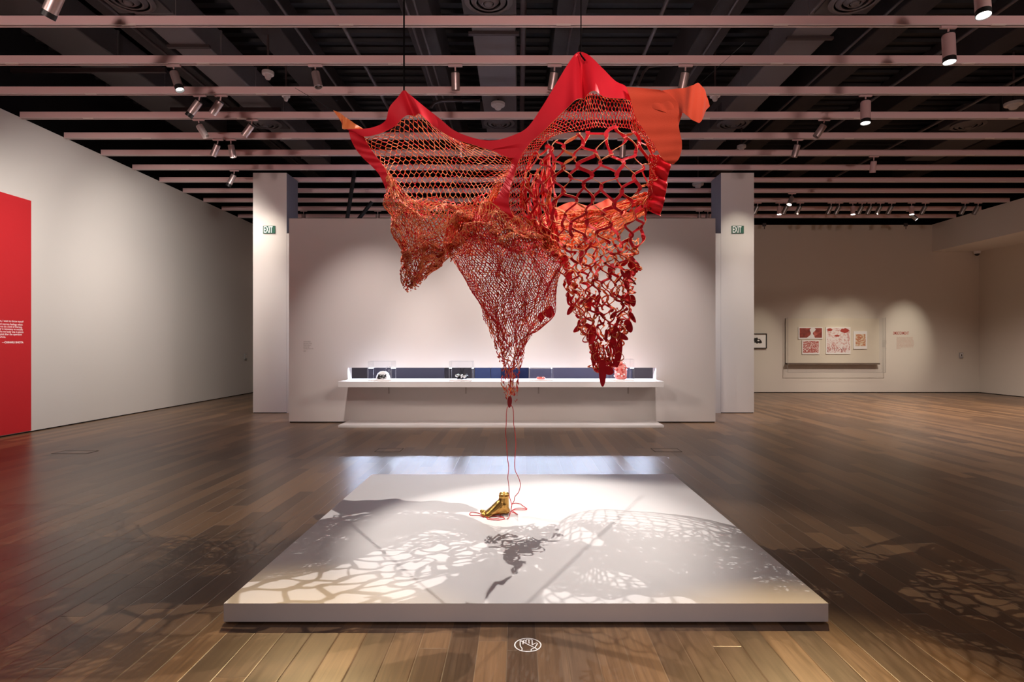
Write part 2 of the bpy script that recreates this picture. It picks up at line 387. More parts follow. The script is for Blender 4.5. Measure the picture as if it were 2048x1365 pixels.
# pipes and conduits
def pipe(label, x, z, r, y0, y1, m='pipe_grey', name='ceiling_pipe'):
    tag(MB().tube([(x, y0, z), (x, y1, z)], r, 10).build(name, m, smooth=True), label, 'pipe', 'pipes under the ceiling')
pipe('thin grey pipe running away overhead between the left spotlights and left peak', -2.5, 5.95, 0.028, 2, 17, name='ceiling_pipe')
pipe('thin grey pipe running away overhead right of the right peak', 1.95, 5.95, 0.028, 2, 17)
pipe('thin pair conduit, left one, below the joist left of the middle duct', -1.58, 6.15, 0.02, 2, 16, name='conduit')
pipe('thin pair conduit, right one, below the joist left of the middle duct', -1.45, 6.15, 0.02, 2, 16, name='conduit')
pipe('dark conduit below the joist behind the right peak', 0.78, 6.15, 0.02, 2, 16, 'strut_brown', name='conduit')
pipe('dark pipe hugging the right flank of the middle duct', 0.06, 6.02, 0.045, 2, 15, 'strut_brown')
pipe('thin conduit below the joist left of the red flap', 3.0, 6.15, 0.02, 2, 16, name='conduit')
pipe('thin grey conduit right of the right duct', 5.2, 6.1, 0.02, 2, 16, name='conduit')
pipe('thin grey pipe running away over the right spotlights', 6.6, 6.0, 0.028, 2, 16)
pipe('thin dark conduit between the two left ducts', -5.75, 6.15, 0.025, 2, 16, 'strut_brown', name='conduit')
pipe('thin grey conduit just right of the diagonal left duct', -3.3, 6.1, 0.02, 2, 16, name='conduit')
pipe('thin grey pipe far right of the ceiling', 8.6, 6.0, 0.03, 2, 16)
for lab, xa, xb, yy in [('dark brown strut crossing above the left peak', X(700, 8.1), X(868, 8.1), 8.1), ('dark brown strut crossing behind the right peak', X(1052, 8.2), X(1230, 8.2), 8.2),
                   ('short dark brown strut right of the right peak', X(1430, 8.1), X(1495, 8.1), 8.1), ('long dark brown strut crossing at far right', X(1720, 8.15), X(1990, 8.15), 8.15),
                   ('long dark brown strut crossing above the broad left duct', X(20, 9.6), X(330, 9.6), 9.6), ('dark strut crossing above the diagonal left duct', X(340, 11.2), X(560, 11.2), 11.2)]:
    tag(MB().box(xa, xb, yy, yy + 0.05, 5.86, 5.93).build('ceiling_strut', 'strut_brown'), lab, 'strut', 'struts under the ceiling')
# bent conduits near the right peak
tag(MB().tube([P(1275, 172, 9.6), P(1287, 145, 9.6), P(1297, 134, 9.6), P(1320, 130, 9.6), P(1345, 130, 9.6)], 0.022, 8).build('bent_conduit', 'pipe_grey', smooth=True), 'pale bent conduit between the right peak and the red flap', 'pipe')
tag(MB().tube([P(862, 215, 10.6), P(868, 206, 10.6), P(885, 201, 10.6), P(960, 201, 10.6)], 0.03, 8).build('bent_conduit', 'strut_brown', smooth=True), 'dark bent conduit left of the middle smoke detector', 'pipe')

# round ceiling diffusers
def diffuser(px, py, label):
    Y = F * 4.55 / (CY - py); c = P(px, py, Y)
    t = thing('ceiling_diffuser', label, 'air vent', c, 'round air vents between the tracks')
    MB().box(c.x - 0.36, c.x + 0.36, c.y - 0.36, c.y + 0.36, c.z + 0.03, c.z + 0.3).build('vent_box', 'duct_dark', t)
    for k, r in enumerate((0.30, 0.21, 0.12)):
        MB().lathe([(r, 0.03), (r + 0.02, 0.0), (r - 0.03, -0.02 - k * 0.012), (r - 0.05, -0.012 - k * 0.012), (r - 0.02, 0.03)], c, n=32).build('ring', 'duct_grey', t, smooth=True)
    MB().lathe([(0.0001, -0.055), (0.05, -0.05), (0.06, -0.03), (0.03, 0.03)], c, n=20).build('hub', 'duct_grey', t, smooth=True)
for px, py, w in [(998, 247, 'behind the left valley of the red net'), (1466, 248, 'right of the red leather flap'), (1936, 251, 'at far right below the smoke detector'),
                  (531, 248, 'left of the red net, by the tilted spotlight'), (256, 0, 'at the top edge of the photo, left'), (977, 3, 'at the top edge of the photo, middle'), (1710, 2, 'at the top edge of the photo, right')]:
    diffuser(px, py, 'round ringed grey air vent ' + w)
def detector(px, py, Y, r, label, top=6.9):
    c = P(px, py, Y)
    t = thing('smoke_detector', label, 'smoke detector', c, 'smoke detectors under the ceiling')
    MB().lathe([(r, 0.05), (r, 0.02), (r * 0.96, 0.0), (0.001, 0.0)][::-1], c, n=28).build('mount_plate', 'plastic_white', t, smooth=True)
    MB().lathe([(0.001, -0.075), (r * 0.35, -0.07), (r * 0.5, -0.045), (r * 0.62, -0.001)], c, n=28).build('sensor_head', 'plastic_white', t, smooth=True)
    MB().tube([c + Vector((0, 0, 0.051)), Vector((c.x, c.y, top))], 0.018, 8).build('drop_stem', 'strut_brown', t)
detector(996, 212, 11.0, 0.13, 'round white smoke detector behind the valley of the red net', 6.0)
detector(2027, 211, 11.0, 0.15, 'round white smoke detector at the far right edge')
detector(1430, 194, 10.2, 0.09, 'small white smoke detector right of the red flap tip')
detector(572, 194, 10.2, 0.07, 'small white smoke detector left of the red net', 6.25)
detector(536, 150, 9.2, 0.09, 'dim smoke detector above the paired left spotlights', 6.25)
detector(1396, 371, 13.9, 0.13, 'pale smoke detector just left of the right column top', 6.0)
detector(1483, 296, 12.4, 0.09, 'dark camera dome above the right column')
# dark diagonal braces seen above the partition
tag(MB().tube([P(711, 330, 12.9), P(694, 440, 12.9)], 0.045, 4).build('hanging_brace', 'lamp_black'), 'black slanted brace hanging above the partition, longer one left of the net', 'brace')
tag(MB().tube([P(744, 404, 13.2), P(716, 440, 13.2)], 0.045, 4).build('hanging_brace', 'lamp_black'), 'black slanted brace hanging above the partition, shorter one by the net', 'brace')

# ------------------------------------------------------------------ spotlights
def spotlight(px, i, label, tilt=0.0, fwd=0.0, big=False, lit=None, dark_end=False, metal='lamp_metal', aim=None, group='track spotlights', drop=0.06):
    """tilt: degrees the lower end swings right (+) or left (-); fwd: degrees the lower end swings to the camera (+)"""
    y = BY(i) - 0.028; x = X(px, BY(i)); z = BEAM_Z - 0.004
    t = thing('track_spotlight', label, 'spotlight', (x, y, z), group)
    r, L = (0.066, 0.29) if big else (0.053, 0.225)
    MB().box(x - 0.09, x + 0.09, y - 0.018, y + 0.018, z - 0.026, z).build('track_adapter', 'lamp_pink', t, bevel=0.004)
    d = Vector((math.tan(math.radians(tilt)), -math.tan(math.radians(fwd)), -1)).normalized()
    pv = Vector((x, y, z - drop - 0.026))
    MB().tube([(x, y, z - 0.026), pv + d * 0.03], 0.010, 8).build('stem', 'lamp_pink', t)
    MB().lathe([(r * 0.55, 0.012), (r * 0.97, 0.02), (r, 0.03), (r, L), (r * 0.93, L), (r * 0.9, L - 0.035), (0.001, L - 0.036)], pv, d, 24).build('lamp_body', metal, t, smooth=True)
    MB().lathe([(r * 0.5, 0.006), (r * 0.9, 0.006), (r * 0.9, 0.02)], pv, d, 24).build('back_cap', 'lamp_black', t)
    if big or dark_end:
        e = 0.05 if big else 0.055
        MB().lathe([(r * 1.005, L - 0.004), (r * 1.005, L + e), (r * 0.94, L + e), (r * 0.9, L - 0.02)], pv, d, 24).build('snoot', 'lamp_black', t, smooth=True)
    if lit:
        h = L + (0.045 if big else 0.004 if not dark_end else 0.03)
        MB().lathe([(0.001, h), (r * 0.9, h - 0.004), (r * 0.92, h - 0.012)], pv, d, 24).build('lens', 'lens_lit' if lit > 1 else 'lens_glint', t)
    else:
        MB().lathe([(0.001, L - 0.02), (r * 0.9, L - 0.03)], pv, d, 24).build('lens', 'lens_dark', t)
    return pv + d * (L + 0.08)

SPOTS = [
 (349.6, 1, 'bright tilted spotlight on the second track, leftmost of that track', 22, 8, False, 1, True, 'lamp_metal'),
 (632, 1, 'spotlight with glinting lens on the second track, left of the left peak', 14, 8, False, None, False, 'lamp_metal'),
 (911, 1, 'upright unlit spotlight on the second track above the net valley', 0, -14, False, None, False, 'lamp_metal'),
 (1109, 1, 'spotlight on the second track partly behind the right peak of the net', -10, -14, False, None, False, 'lamp_metal'),
 (1370, 1, 'spotlight on the second track just above the red flap', -9, -14, False, None, False, 'lamp_metal'),
 (1893, 0, 'large lit spotlight on the nearest track at right', -2, 6, True, 2, False, 'lamp_pink'),
 (1958, -1, 'large lit spotlight cut by the top edge at right', -4, 10, True, 2, False, 'lamp_pink'),
 (128, -1, 'spotlight with black snoot cut by the top edge at left', -32, -10, True, None, False, 'lamp_metal'),
 (401.6, 2, 'left of two paired spotlights on the third track, with black snoot', -36, 0, False, None, True, 'lamp_metal'),
 (444, 2, 'right of two paired spotlights on the third track, leaning left', -38, -8, False, None, False, 'lamp_metal'),
 (399, 3, 'spotlight leaning right on the fourth track, left part', 30, -5, False, None, False, 'lamp_metal'),
 (506, 3, 'spotlight leaning left on the fourth track, left of the net', -40, -8, False, None, False, 'lamp_metal'),
 (437.5, 4, 'left of two close spotlights on the fifth track, leaning left', -27, -8, False, None, False, 'lamp_metal'),
 (463, 4, 'right of two close spotlights on the fifth track, nearly upright', 7, -10, False, None, False, 'lamp_metal'),
 (470, 6, 'small spotlight with black end left of the left column', -25, 5, False, None, True, 'lamp_metal'),
 (1729, 2, 'large lit upright spotlight on the third track at right', -4, 6, True, 2, False, 'lamp_pink'),
 (1647, 3, 'spotlight leaning left on the fourth track at right', -33, -10, False, None, False, 'lamp_metal'),
 (1594, 4, 'spotlight leaning slightly left on the fifth track at right', -12, -12, False, None, False, 'lamp_metal'),
 (1746, 5, 'small upright spotlight alone on the sixth track at right', 0, -12, False, None, False, 'lamp_pink'),
 (922, 4, 'spotlight seen through the left net of the sculpture', 0, -12, False, None, False, 'lamp_metal'),
 (1095, 4, 'spotlight seen through the left side of the wide ribbon net', 3, -12, False, None, False, 'lamp_metal'),
 (1245, 4, 'spotlight seen through the right side of the wide ribbon net', 0, -12, False, None, False, 'lamp_metal'),
 (1583, 8, 'lit spotlight leaning left high at right, right of the right column', -24, 14, False, 2, False, 'lamp_metal'),
 (1818, 10, 'brightly lit spotlight leaning right, lowest at right before the back wall', 42, 22, False, 2, False, 'lamp_steel'),
 (608, 10, 'spotlight peeking over the partition right of the left column', 0, 0, False, None, False, 'lamp_metal'),
 (756, 10, 'spotlight peeking over the partition left of the net', 0, 0, False, None, False, 'lamp_metal'),
 (1398, 10, 'left of two spotlights peeking over the partition by the right column', 0, 0, False, None, False, 'lamp_metal'),
 (1415, 10, 'right of two spotlights peeking over the partition by the right column', -8, 0, False, None, False, 'lamp_metal'),
]
tips = {}
for (px, i, lab, ti, fw, big, lit, de, me_) in SPOTS:
    tips[(int(px), i)] = spotlight(px, i, lab, ti, fw, big, lit, de, me_)
row = [(485, 0, 'closest to the right column'), (610, 1, 'first lit one from the right column'), (655, 0, 'just right of the first lit one'), (733, 0, 'fourth from the right column'),
       (915, 0, 'fifth from the right column'), (962, 0, 'sixth, just left of the middle lit one'), (1040, 1, 'lit one in the middle of the row'), (1095, 0, 'just right of the middle lit one'),
       (1147, 0, 'second to the right of the middle lit one'), (1203, 0, 'third to the right of the middle lit one'), (1268, 0, 'just left of the last lit one'),
       (1383, 1, 'last lit one toward the right'), (1465, 0, 'just right of the last lit one'), (1697, 0, 'second from the soffit'), (1773, 0, 'closest to the soffit')]
for zx, lit, w in row:
    px = 1348 + zx / 2.926 + 1
    tips[(int(px), 9)] = spotlight(px, 9, 'row spotlight before the back wall, ' + w, -2 if lit else -22, 5 if lit else -14, False, 2 if lit else None, False, 'lamp_pink' if lit else 'lamp_steel', group='row of spotlights before the back wall')

# ------------------------------------------------------------------ red wall panel with the quotation
xw = WALL_L + 0.012
YE = 7.9 * F / (CX - 61)
zt = Z(402, YE)
t = thing('red_wall_panel', 'tall flat red panel on the left wall at the left edge', 'wall panel', (WALL_L, 6.5, 0))
MB().box(WALL_L + 0.001, xw, 4.0, YE, 0.03, zt).build('panel_board', 'red_paint', t)
lines = ['a sense of instability and unease, I want to throw myself', 'out of my body into the universe and express feelings which', 'cannot be seen. I make my art not as a kind of therapy,',
         'for me it is the fear, but rather the fear is necessary to actually', 'create. When the illness returned, I felt like my body was in pieces', 'and I kept seeing shapes in the hospital after the operation', 'when I was no longer one whole.']
ys_px = [640.5, 646.5, 651.3, 656.2, 661.2, 666.2, 671.0]
ends = [46.5, 45, 44.5, 45.7, 46.7, 43.5, 11.5]
tx = MB()
def wall_left_pt(px, py):
    Y = -xw * F / (CX - px); return Vector((xw + 0.002, Y, Z(py, Y)))
for s, py, pe in zip(lines, ys_px, ends):
    p = wall_left_pt(pe, py + 5.2)
    text_mb(tx, s, 0.043, p, (0, 1, 0), (0, 0, 1), align='RIGHT', stretch=0.95, bold=0.0004)
text_mb(tx, '\u2014CHIHARU SHIOTA', 0.043, wall_left_pt(46.5, 687.2), (0, 1, 0), (0, 0, 1), align='RIGHT', stretch=0.98, bold=0.0012)
tx.build('quote_lettering', 'text_white_glow', t)

# ------------------------------------------------------------------ exit signs
for px, lab in ((539, 'green and white EXIT sign on the left column'), (1475, 'green and white EXIT sign on the right column')):
    c = P(px, 459.7, YC)
    t = thing('exit_sign', lab, 'sign', c, 'exit signs on the columns')
    MB().box(c.x - 0.125, c.x + 0.125, YC - 0.022, YC - 0.0005, c.z - 0.08, c.z + 0.08).build('sign_plate', 'exit_green', t, bevel=0.003)
    e = MB()
    text_mb(e, 'EXIT', 0.19, (c.x - 0.112, YC - 0.0235, c.z - 0.064), (1, 0, 0), (0, 0, 1), stretch=0.475, bold=0.004)
    e.build('lettering', 'exit_white', t)

# ------------------------------------------------------------------ shelf and its contents
YS = 10.07
sx0, sx1 = X(676, YS), X(1328, YS)
SZ = 0.79
t = thing('display_shelf', 'long white display shelf running through the slot of the partition', 'shelf', ((sx0 + sx1) / 2, YS, 0))
MB().box(sx0, sx1, YS, YP - 0.002, SZ - 0.1, SZ).box(SX0 + 0.002, SX1 - 0.002, YP - 0.002, YP + 0.25, SZ - 0.098, SZ).build('shelf_board', 'shelf_white', t, bevel=0.004)
for px in (778, 932, 1077, 1256):
    xx = X(px, YP)
    MB().box(xx - 0.012, xx + 0.012, YP - 0.18, YP - 0.002, SZ - 0.125, SZ - 0.101).box(xx - 0.012, xx + 0.012, YP - 0.02, YP - 0.002, SZ - 0.26, SZ - 0.125).build('bracket', 'bracket_steel', t)
tag(MB().box(sx0, sx1, YS, YP - 0.002, 0.0, 0.042).build('floor_plinth', 'shelf_white', bevel=0.004), 'low white barrier plinth on the floor below the long shelf', 'plinth')

def vitrine(px0, px1, h, label, dep=0.36):
    y0, y1 = 10.2, 10.2 + dep
    xa, xb = X(px0, y0), X(px1, y0)
    t = thing('acrylic_case', label, 'display case', ((xa + xb) / 2, (y0 + y1) / 2, SZ), 'acrylic cases on the long shelf')
    MB().box(xa, xb, y0, y1, SZ, SZ + 0.022).build('base_plate', 'shelf_white', t, bevel=0.003)
    z0, z1 = SZ + 0.022, SZ + h; th = 0.006
    g = MB().box(xa, xb, y0, y0 + th, z0, z1).box(xa, xb, y1 - th, y1, z0, z1).box(xa, xa + th, y0 + th, y1 - th, z0, z1).box(xb - th, xb, y0 + th, y1 - th, z0, z1).box(xa + th, xb - th, y0 + th, y1 - th, z1 - th, z1)
    g.build('clear_cover', 'acrylic', t)
    e = MB(); q = 0.0016
    for (a, b2) in ((xa, y0), (xb, y0), (xa, y1), (xb, y1)): e.box(a - q, a + q, b2 - q, b2 + q, z0, z1)
    for zz in (z1,):
        e.box(xa, xb, y0 - q, y0 + q, zz - q, zz + q).box(xa, xb, y1 - q, y1 + q, zz - q, zz + q).box(xa - q, xa + q, y0, y1, zz - q, zz + q).box(xb - q, xb + q, y0, y1, zz - q, zz + q)
    e.build('cover_edges', 'acrylic_edge', t)
    return (xa + xb) / 2, (y0 + y1) / 2, SZ + 0.022
random.seed(11)
def squiggle(c, R, n, up=1.0):
    pts = [Vector((random.uniform(-1, 1), random.uniform(-1, 1), random.uniform(0.05, 1))) for _ in range(n)]
    out = []
    for k in range(len(pts) - 1):
        p0, p1, p2, p3 = pts[max(k - 1, 0)], pts[k], pts[k + 1], pts[min(k + 2, n - 1)]
        for s in (0, .25, .5, .75):
            q = 0.5 * ((2 * p1) + (-p0 + p2) * s + (2 * p0 - 5 * p1 + 4 * p2 - p3) * s * s + (-p0 + 3 * p1 - 3 * p2 + p3) * s ** 3)
            out.append(Vector((c[0] + q.x * R[0], c[1] + q.y * R[1], max(c[2] + 0.006, c[2] + q.z * R[2]))))
    return out
# 1 white dome
cx, cy, cz = vitrine(736.5, 783, 0.34, 'leftmost acrylic case on the long shelf, holding the white dome')
t = thing('dome_sculpture', 'small white dome with black squiggles inside the leftmost acrylic case', 'sculpture', (cx, cy, cz))
R = 0.125; cx0 = cx + 0.015
pf = [(R * math.cos(a), R * 1.15 * math.sin(a)) for a in np.linspace(0.0, PI / 2 - 0.01, 10)]
MB().lathe(pf, (cx0, cy, cz), n=28).build('white_shell', 'dome_white', t, smooth=True)
w = MB()
for k in range(5):
    pts = []
    for q in range(14):
        a = -PI / 2 + random.uniform(-0.75, 0.75); e_ = random.uniform(0.02, 0.62)
        pts.append(Vector((cx0 + R * 1.02 * math.cos(e_) * math.cos(a), cy + R * 1.02 * math.cos(e_) * math.sin(a), cz + R * 1.16 * math.sin(e_) + 0.004)))
    w.tube(pts, 0.0045, 5)
w.build('black_squiggles', 'wire_black', t)
w = MB()
for k in range(9): w.ball((cx0 + random.uniform(0.06, 0.15), cy - random.uniform(0.0, 0.1), cz + random.uniform(0.09, 0.22)), 0.006, 8, 6)
for k in range(3): w.tube([(cx0 + 0.1 + 0.012 * k, cy - 0.03, cz), (cx0 + 0.10 + 0.02 * k, cy - 0.04, cz + 0.17)], 0.002, 5)
w.build('bead_sprigs', 'silver', t)
# 2 wire cluster
cx, cy, cz = vitrine(898.5, 944.5, 0.34, 'second acrylic case from the left, holding the black wire cluster')
t = thing('wire_sculpture', 'small cluster of black wire and silver lumps in second case', 'sculpture', (cx, cy, cz))
w = MB()
for k in range(9): w.tube(squiggle((cx, cy, cz), (0.11, 0.08, 0.09), 9), 0.0045, 5)
for k in range(4): w.tube([(cx - 0.04 + 0.03 * k, cy, cz + 0.02), (cx - 0.02 + 0.012 * k, cy, cz + 0.12), (cx + random.uniform(-.05, .05), cy, cz + 0.20)], 0.003, 5)
w.build('black_wires', 'wire_black', t)
w = MB()
for k in range(13): w.ball((cx + random.uniform(-.09, .07), cy + random.uniform(-.08, .05), cz + random.uniform(0.025, 0.085)), random.uniform(0.014, 0.026), 10, 7)
w.build('silver_lumps', 'silver', t, smooth=True)
# 3 pink disc
cx, cy, cz = vitrine(1059, 1106, 0.215, 'low acrylic case right of the hanging tail, holding the pink disc')
t = thing('disc_sculpture', 'flat pink glassy disc inside the low acrylic case', 'sculpture', (cx, cy, cz))
MB().lathe([(0.001, 0.0), (0.075, 0.001), (0.085, 0.014), (0.07, 0.03), (0.03, 0.024), (0.001, 0.022)], (cx, cy - 0.03, cz), n=28).build('disc_body', 'pink_glass', t, smooth=True)
w = MB()
for k in range(14):
    a = k * 0.45; w.ball((cx + 0.06 * math.cos(a), cy - 0.03 + 0.06 * math.sin(a), cz + 0.03), 0.011, 8, 6)
w.build('beads', 'red_glass', t, smooth=True)
# 4 red ovoid
cx, cy, cz = vitrine(1222, 1268, 0.375, 'rightmost acrylic case, holding the red glass vessel')
t = thing('glass_sculpture', 'tall red and pink knobbly glass vessel inside the rightmost case', 'sculpture', (cx, cy, cz))
pf = [(0.075, 0.0), (0.10, 0.03), (0.112, 0.11), (0.108, 0.19), (0.085, 0.26), (0.045, 0.305), (0.001, 0.315)]
MB().lathe(pf, (cx, cy, cz), n=24).build('vessel_body', 'pink_glass', t, smooth=True)
w = MB(); w2 = MB()
for k in range(60):
    h = random.uniform(0.01, 0.28); rr = np.interp(h, [p[1] for p in pf], [p[0] for p in pf]); a = random.uniform(0, 2 * PI)
    (w if k % 3 else w2).ball((cx + rr * math.cos(a), cy + rr * math.sin(a), cz + h + 0.008), random.uniform(0.011, 0.022), 9, 6)
w.build('red_knobs', 'red_glass', t, smooth=True); w2.build('pale_knobs', 'dome_white', t, smooth=True)
# small caption on the partition
e = MB()
for k, py in enumerate((685, 688.5, 692, 695.5, 699, 704)):
    text_mb(e, ['Untitled (Body)', 'glass, wire, thread', 'mixed media on', 'painted shelf', 'courtesy of the artist', '2020'][k], 0.035, (X(607, YP), YP - 0.002, Z(py, YP)), (1, 0, 0), (0, 0, 1), stretch=0.6)
tag(e.build('wall_caption', 'text_grey'), 'tiny grey caption lettering on the partition, left part', 'wall text')

# ------------------------------------------------------------------ back wall at right
YB = WALL_B
def BX(px): return X(px, YB)
def BZ(py): return Z(py, YB)
# black frame half behind the column
t = thing('framed_drawing', 'black framed drawing of a dark blot, half hidden by the right column', 'framed picture', (BX(1512), YB, BZ(683)))
xa, xb, za, zb = BX(1488), BX(1532.5), BZ(697.5), BZ(667.5)
fr = MB().box(xa, xb, YB - 0.05, YB - 0.001, zb - 0.025, zb).box(xa, xb, YB - 0.05, YB - 0.001, za, za + 0.025).box(xa, xa + 0.025, YB - 0.05, YB - 0.001, za + 0.025, zb - 0.025).box(xb - 0.025, xb, YB - 0.05, YB - 0.001, za + 0.025, zb - 0.025)
fr.build('frame', 'frame_black', t)
MB().box(xa + 0.025, xb - 0.025, YB - 0.03, YB - 0.001, za + 0.025, zb - 0.025).build('mat_board', 'paper_white', t)
random.seed(4)
def blob(mb, cx, cz, rx, rz, y, n=26, jag=0.25, m=0):
    vs = [(cx + rx * (1 + random.uniform(-jag, jag)) * math.cos(2 * PI * k / n), y, cz + rz * (1 + random.uniform(-jag, jag)) * math.sin(2 * PI * k / n)) for k in range(n)]
    mb.add(vs + [(cx, y, cz)], [(k, (k + 1) % n, n) for k in range(n)], m)
b_ = MB(); blob(b_, BX(1514.5), BZ(682), 0.11, 0.075, YB - 0.0315, jag=0.35); blob(b_, BX(1510.5), BZ(680), 0.07, 0.06, YB - 0.0316); blob(b_, BX(1519), BZ(684), 0.06, 0.05, YB - 0.0317)
b_.build('ink_blot', 'frame_black', t)
b_ = MB(); blob(b_, BX(1516), BZ(681.5), 0.03, 0.022, YB - 0.033, jag=0.1); b_.build('pale_centre', 'paper_white', t)
# wall vitrine
va, vb, vz0, vz1 = BX(1570), BX(1757), BZ(727), BZ(637.5)
t = thing('wall_vitrine', 'wide shallow clear wall case holding four red prints', 'display case', ((va + vb) / 2, YB, vz0))
MB().box(va, vb, YB - 0.03, YB - 0.001, vz0, vz1).build('back_board', 'panel_cream', t)
MB().box(va, vb - 0.05, YB - 0.16, YB - 0.03, vz0 - 0.035, vz0 + 0.012).build('ledge', 'ledge_shadow', t)
gl = MB(); ga, gb, g0, g1 = va - 0.0, vb + 0.1, BZ(745), vz1 + 0.02
gl.box(ga, gb, YB - 0.186, YB - 0.18, g0, g1); gl.box(ga, ga + 0.006, YB - 0.18, YB - 0.001, g0, g1); gl.box(gb - 0.006, gb, YB - 0.18, YB - 0.001, g0, g1)
gl.build('clear_cover', 'acrylic', t)
e = MB(); q = 0.004
for a in (ga, gb): e.box(a - q, a + q, YB - 0.19, YB - 0.182, g0, g1)
e.box(ga, gb, YB - 0.19, YB - 0.182, g0 - q, g0 + q); e.box(ga, ga + 0.012, YB - 0.034, YB - 0.030, vz0, vz1)
e.build('cover_edges', 'text_grey', t)
def wall_print(px0, py0, px1, py1, mpx, m, label, inset_m=None):
    a, b2, z1, z0 = BX(px0), BX(px1), BZ(py0), BZ(py1)
    t = thing('art_print', label, 'print', ((a + b2) / 2, YB - 0.03, z0), 'red prints in the wall case')
    MB().box(a, b2, YB - 0.055, YB - 0.0305, z0, z1).build('sheet', 'paper_white', t)
    d = [v / F * YB for v in mpx]
    im = MB(); im.box(a + d[0], b2 - d[1], YB - 0.058, YB - 0.0552, z0 + d[3], z1 - d[2]); im.build('inked_area', m, t)
    return t, a + d[0], b2 - d[1], z0 + d[3], z1 - d[2]
t, a, b2, z0, z1 = wall_print(1595, 655, 1643.5, 678.5, (2.5, 1.5, 2, 2.5), 'print_dark_red', 'dark red print with a pale gap down its middle, upper left in wall case')
g = MB(); c = (a + b2) / 2 + 0.03
zz = np.linspace(z0, z1, 9); wv = [0.12, 0.09, 0.06, 0.035, 0.03, 0.05, 0.08, 0.09, 0.05]; cv_ = [-0.03, -0.015, 0.005, 0.0, 0.0, 0.01, 0.02, 0.03, 0.03]
g.add([(c + cv_[k] - wv[k], YB - 0.0585, zz[k]) for k in range(9)] + [(c + cv_[k] + wv[k], YB - 0.0585, zz[k]) for k in range(9)], [(k, k + 9, k + 10, k + 1) for k in range(8)])
g.build('pale_gap', 'paper_white', t)
wall_print(1602.5, 681, 1637, 709, (2, 1.5, 1.5, 3), 'print_red_lines', 'small red hatched print, lower left in wall case')
t, a, b2, z0, z1 = wall_print(1650, 655, 1699, 708.5, (2, 1.5, 2, 3), 'print_pale', 'largest print, red marks around a pale centre, middle of wall case')
g = MB(); blob(g, (a + b2) / 2 + 0.18, z1 - 0.07, 0.13, 0.065, YB - 0.0586, jag=.2); blob(g, (a + b2) / 2 - 0.26, z1 - 0.045, 0.08, 0.04, YB - 0.0586, jag=.2)
blob(g, (a + b2) / 2 - 0.04, z1 - 0.225, 0.075, 0.03, YB - 0.0586, jag=.2)
for k in range(46):
    xx = random.uniform(a + 0.01, b2 - 0.01); hh = random.uniform(0.03, 0.16) * (1 - 0.4 * abs((xx - (a + b2) / 2) / (b2 - a) * 2 - 0) ** 0 )
    x2 = min(max(xx + random.uniform(-.05, .05), a), b2); zb_ = z0 + random.uniform(0.0, 0.12)
    g.add([(xx - .006, YB - 0.0587, zb_), (xx + .006, YB - 0.0587, zb_), (x2 + .005, YB - 0.0587, zb_ + hh), (x2 - .005, YB - 0.0587, zb_ + hh)], [(0, 1, 2, 3)])
g.build('red_marks', 'text_red', t)
wall_print(1705, 663, 1732, 698.5, (4, 3, 6, 6), 'print_tan', 'small tan and rust print with wide margins, right in wall case')
# section title
e = MB(); text_mb(e, 'EMBODIMENT', 0.125, (BX(1786), YB - 0.002, BZ(669.6)), (1, 0, 0), (0, 0, 1), stretch=0.60, bold=0.0008)
tag(e.build('section_title', 'text_red'), 'dark red lettering EMBODIMENT on the back wall', 'wall text')
para = ['The artists in this section use the human body', 'as both subject and material, often their own.', 'They trace illness and healing, memory and loss,', 'and ask where the self begins and where it ends,',
        'through thread and glass, bronze and hide, paper', 'and ink. Together these works consider how the', 'body is held, opened, mended and remembered,', 'and how its absence may be felt by those who', 'remain here.']
e = MB()
for k, s in enumerate(para):
    text_mb(e, s, 0.050, (BX(1793), YB - 0.002, BZ(676.3 + 2.72 * k)), (1, 0, 0), (0, 0, 1), stretch=0.52)
tag(e.build('section_text', 'text_pink'), 'small faint red paragraph below the EMBODIMENT title', 'wall text')
e = MB()
for k, s in enumerate(['Untitled prints', 'etching and ink', 'on paper, lent', 'by the artist', 'and gallery']):
    text_mb(e, s, 0.05, (BX(1764), YB - 0.002, BZ(683 + 2.9 * k)), (1, 0, 0), (0, 0, 1), stretch=0.45)
text_mb(e, '2017', 0.05, (BX(1770), YB - 0.002, BZ(699)), (1, 0, 0), (0, 0, 1), stretch=0.45)
tag(e.build('wall_caption', 'text_grey'), 'tiny grey caption lettering right of the wall case', 'wall text')
# thermostat plates
def wall_control(c, n_, label):
    t = thing('wall_control', label, 'wall control', c)
    c = Vector(c)
    if n_ == 'y':
        MB().box(c.x - 0.055, c.x + 0.055, c.y - 0.035, c.y - 0.0005, c.z - 0.085, c.z + 0.085).build('housing', 'plastic_grey', t, bevel=0.012)
        MB().box(c.x - 0.04, c.x + 0.04, c.y - 0.039, c.y - 0.0352, c.z - 0.03, c.z + 0.065).build('face_plate', 'plastic_white', t)
        MB().box(c.x - 0.014, c.x + 0.014, c.y - 0.043, c.y - 0.0392, c.z - 0.02, c.z + 0.04).build('display', 'lamp_black', t)
    else:
        MB().box(c.x + 0.0005, c.x + 0.035, c.y - 0.07, c.y + 0.07, c.z - 0.085, c.z + 0.085).build('housing', 'plastic_grey', t, bevel=0.012)
        MB().box(c.x + 0.0352, c.x + 0.039, c.y - 0.045, c.y + 0.045, c.z - 0.045, c.z + 0.065).build('face_plate', 'wall_paint', t)
wall_control(P(1921.5, 711.5, YB), 'y', 'small grey wall control low on the back wall at right')
Yq = 7.9 * F / (CX - 490)
wall_control((WALL_L, Yq, Z(714, Yq)), 'x', 'small grey wall control on the left wall near the left column')
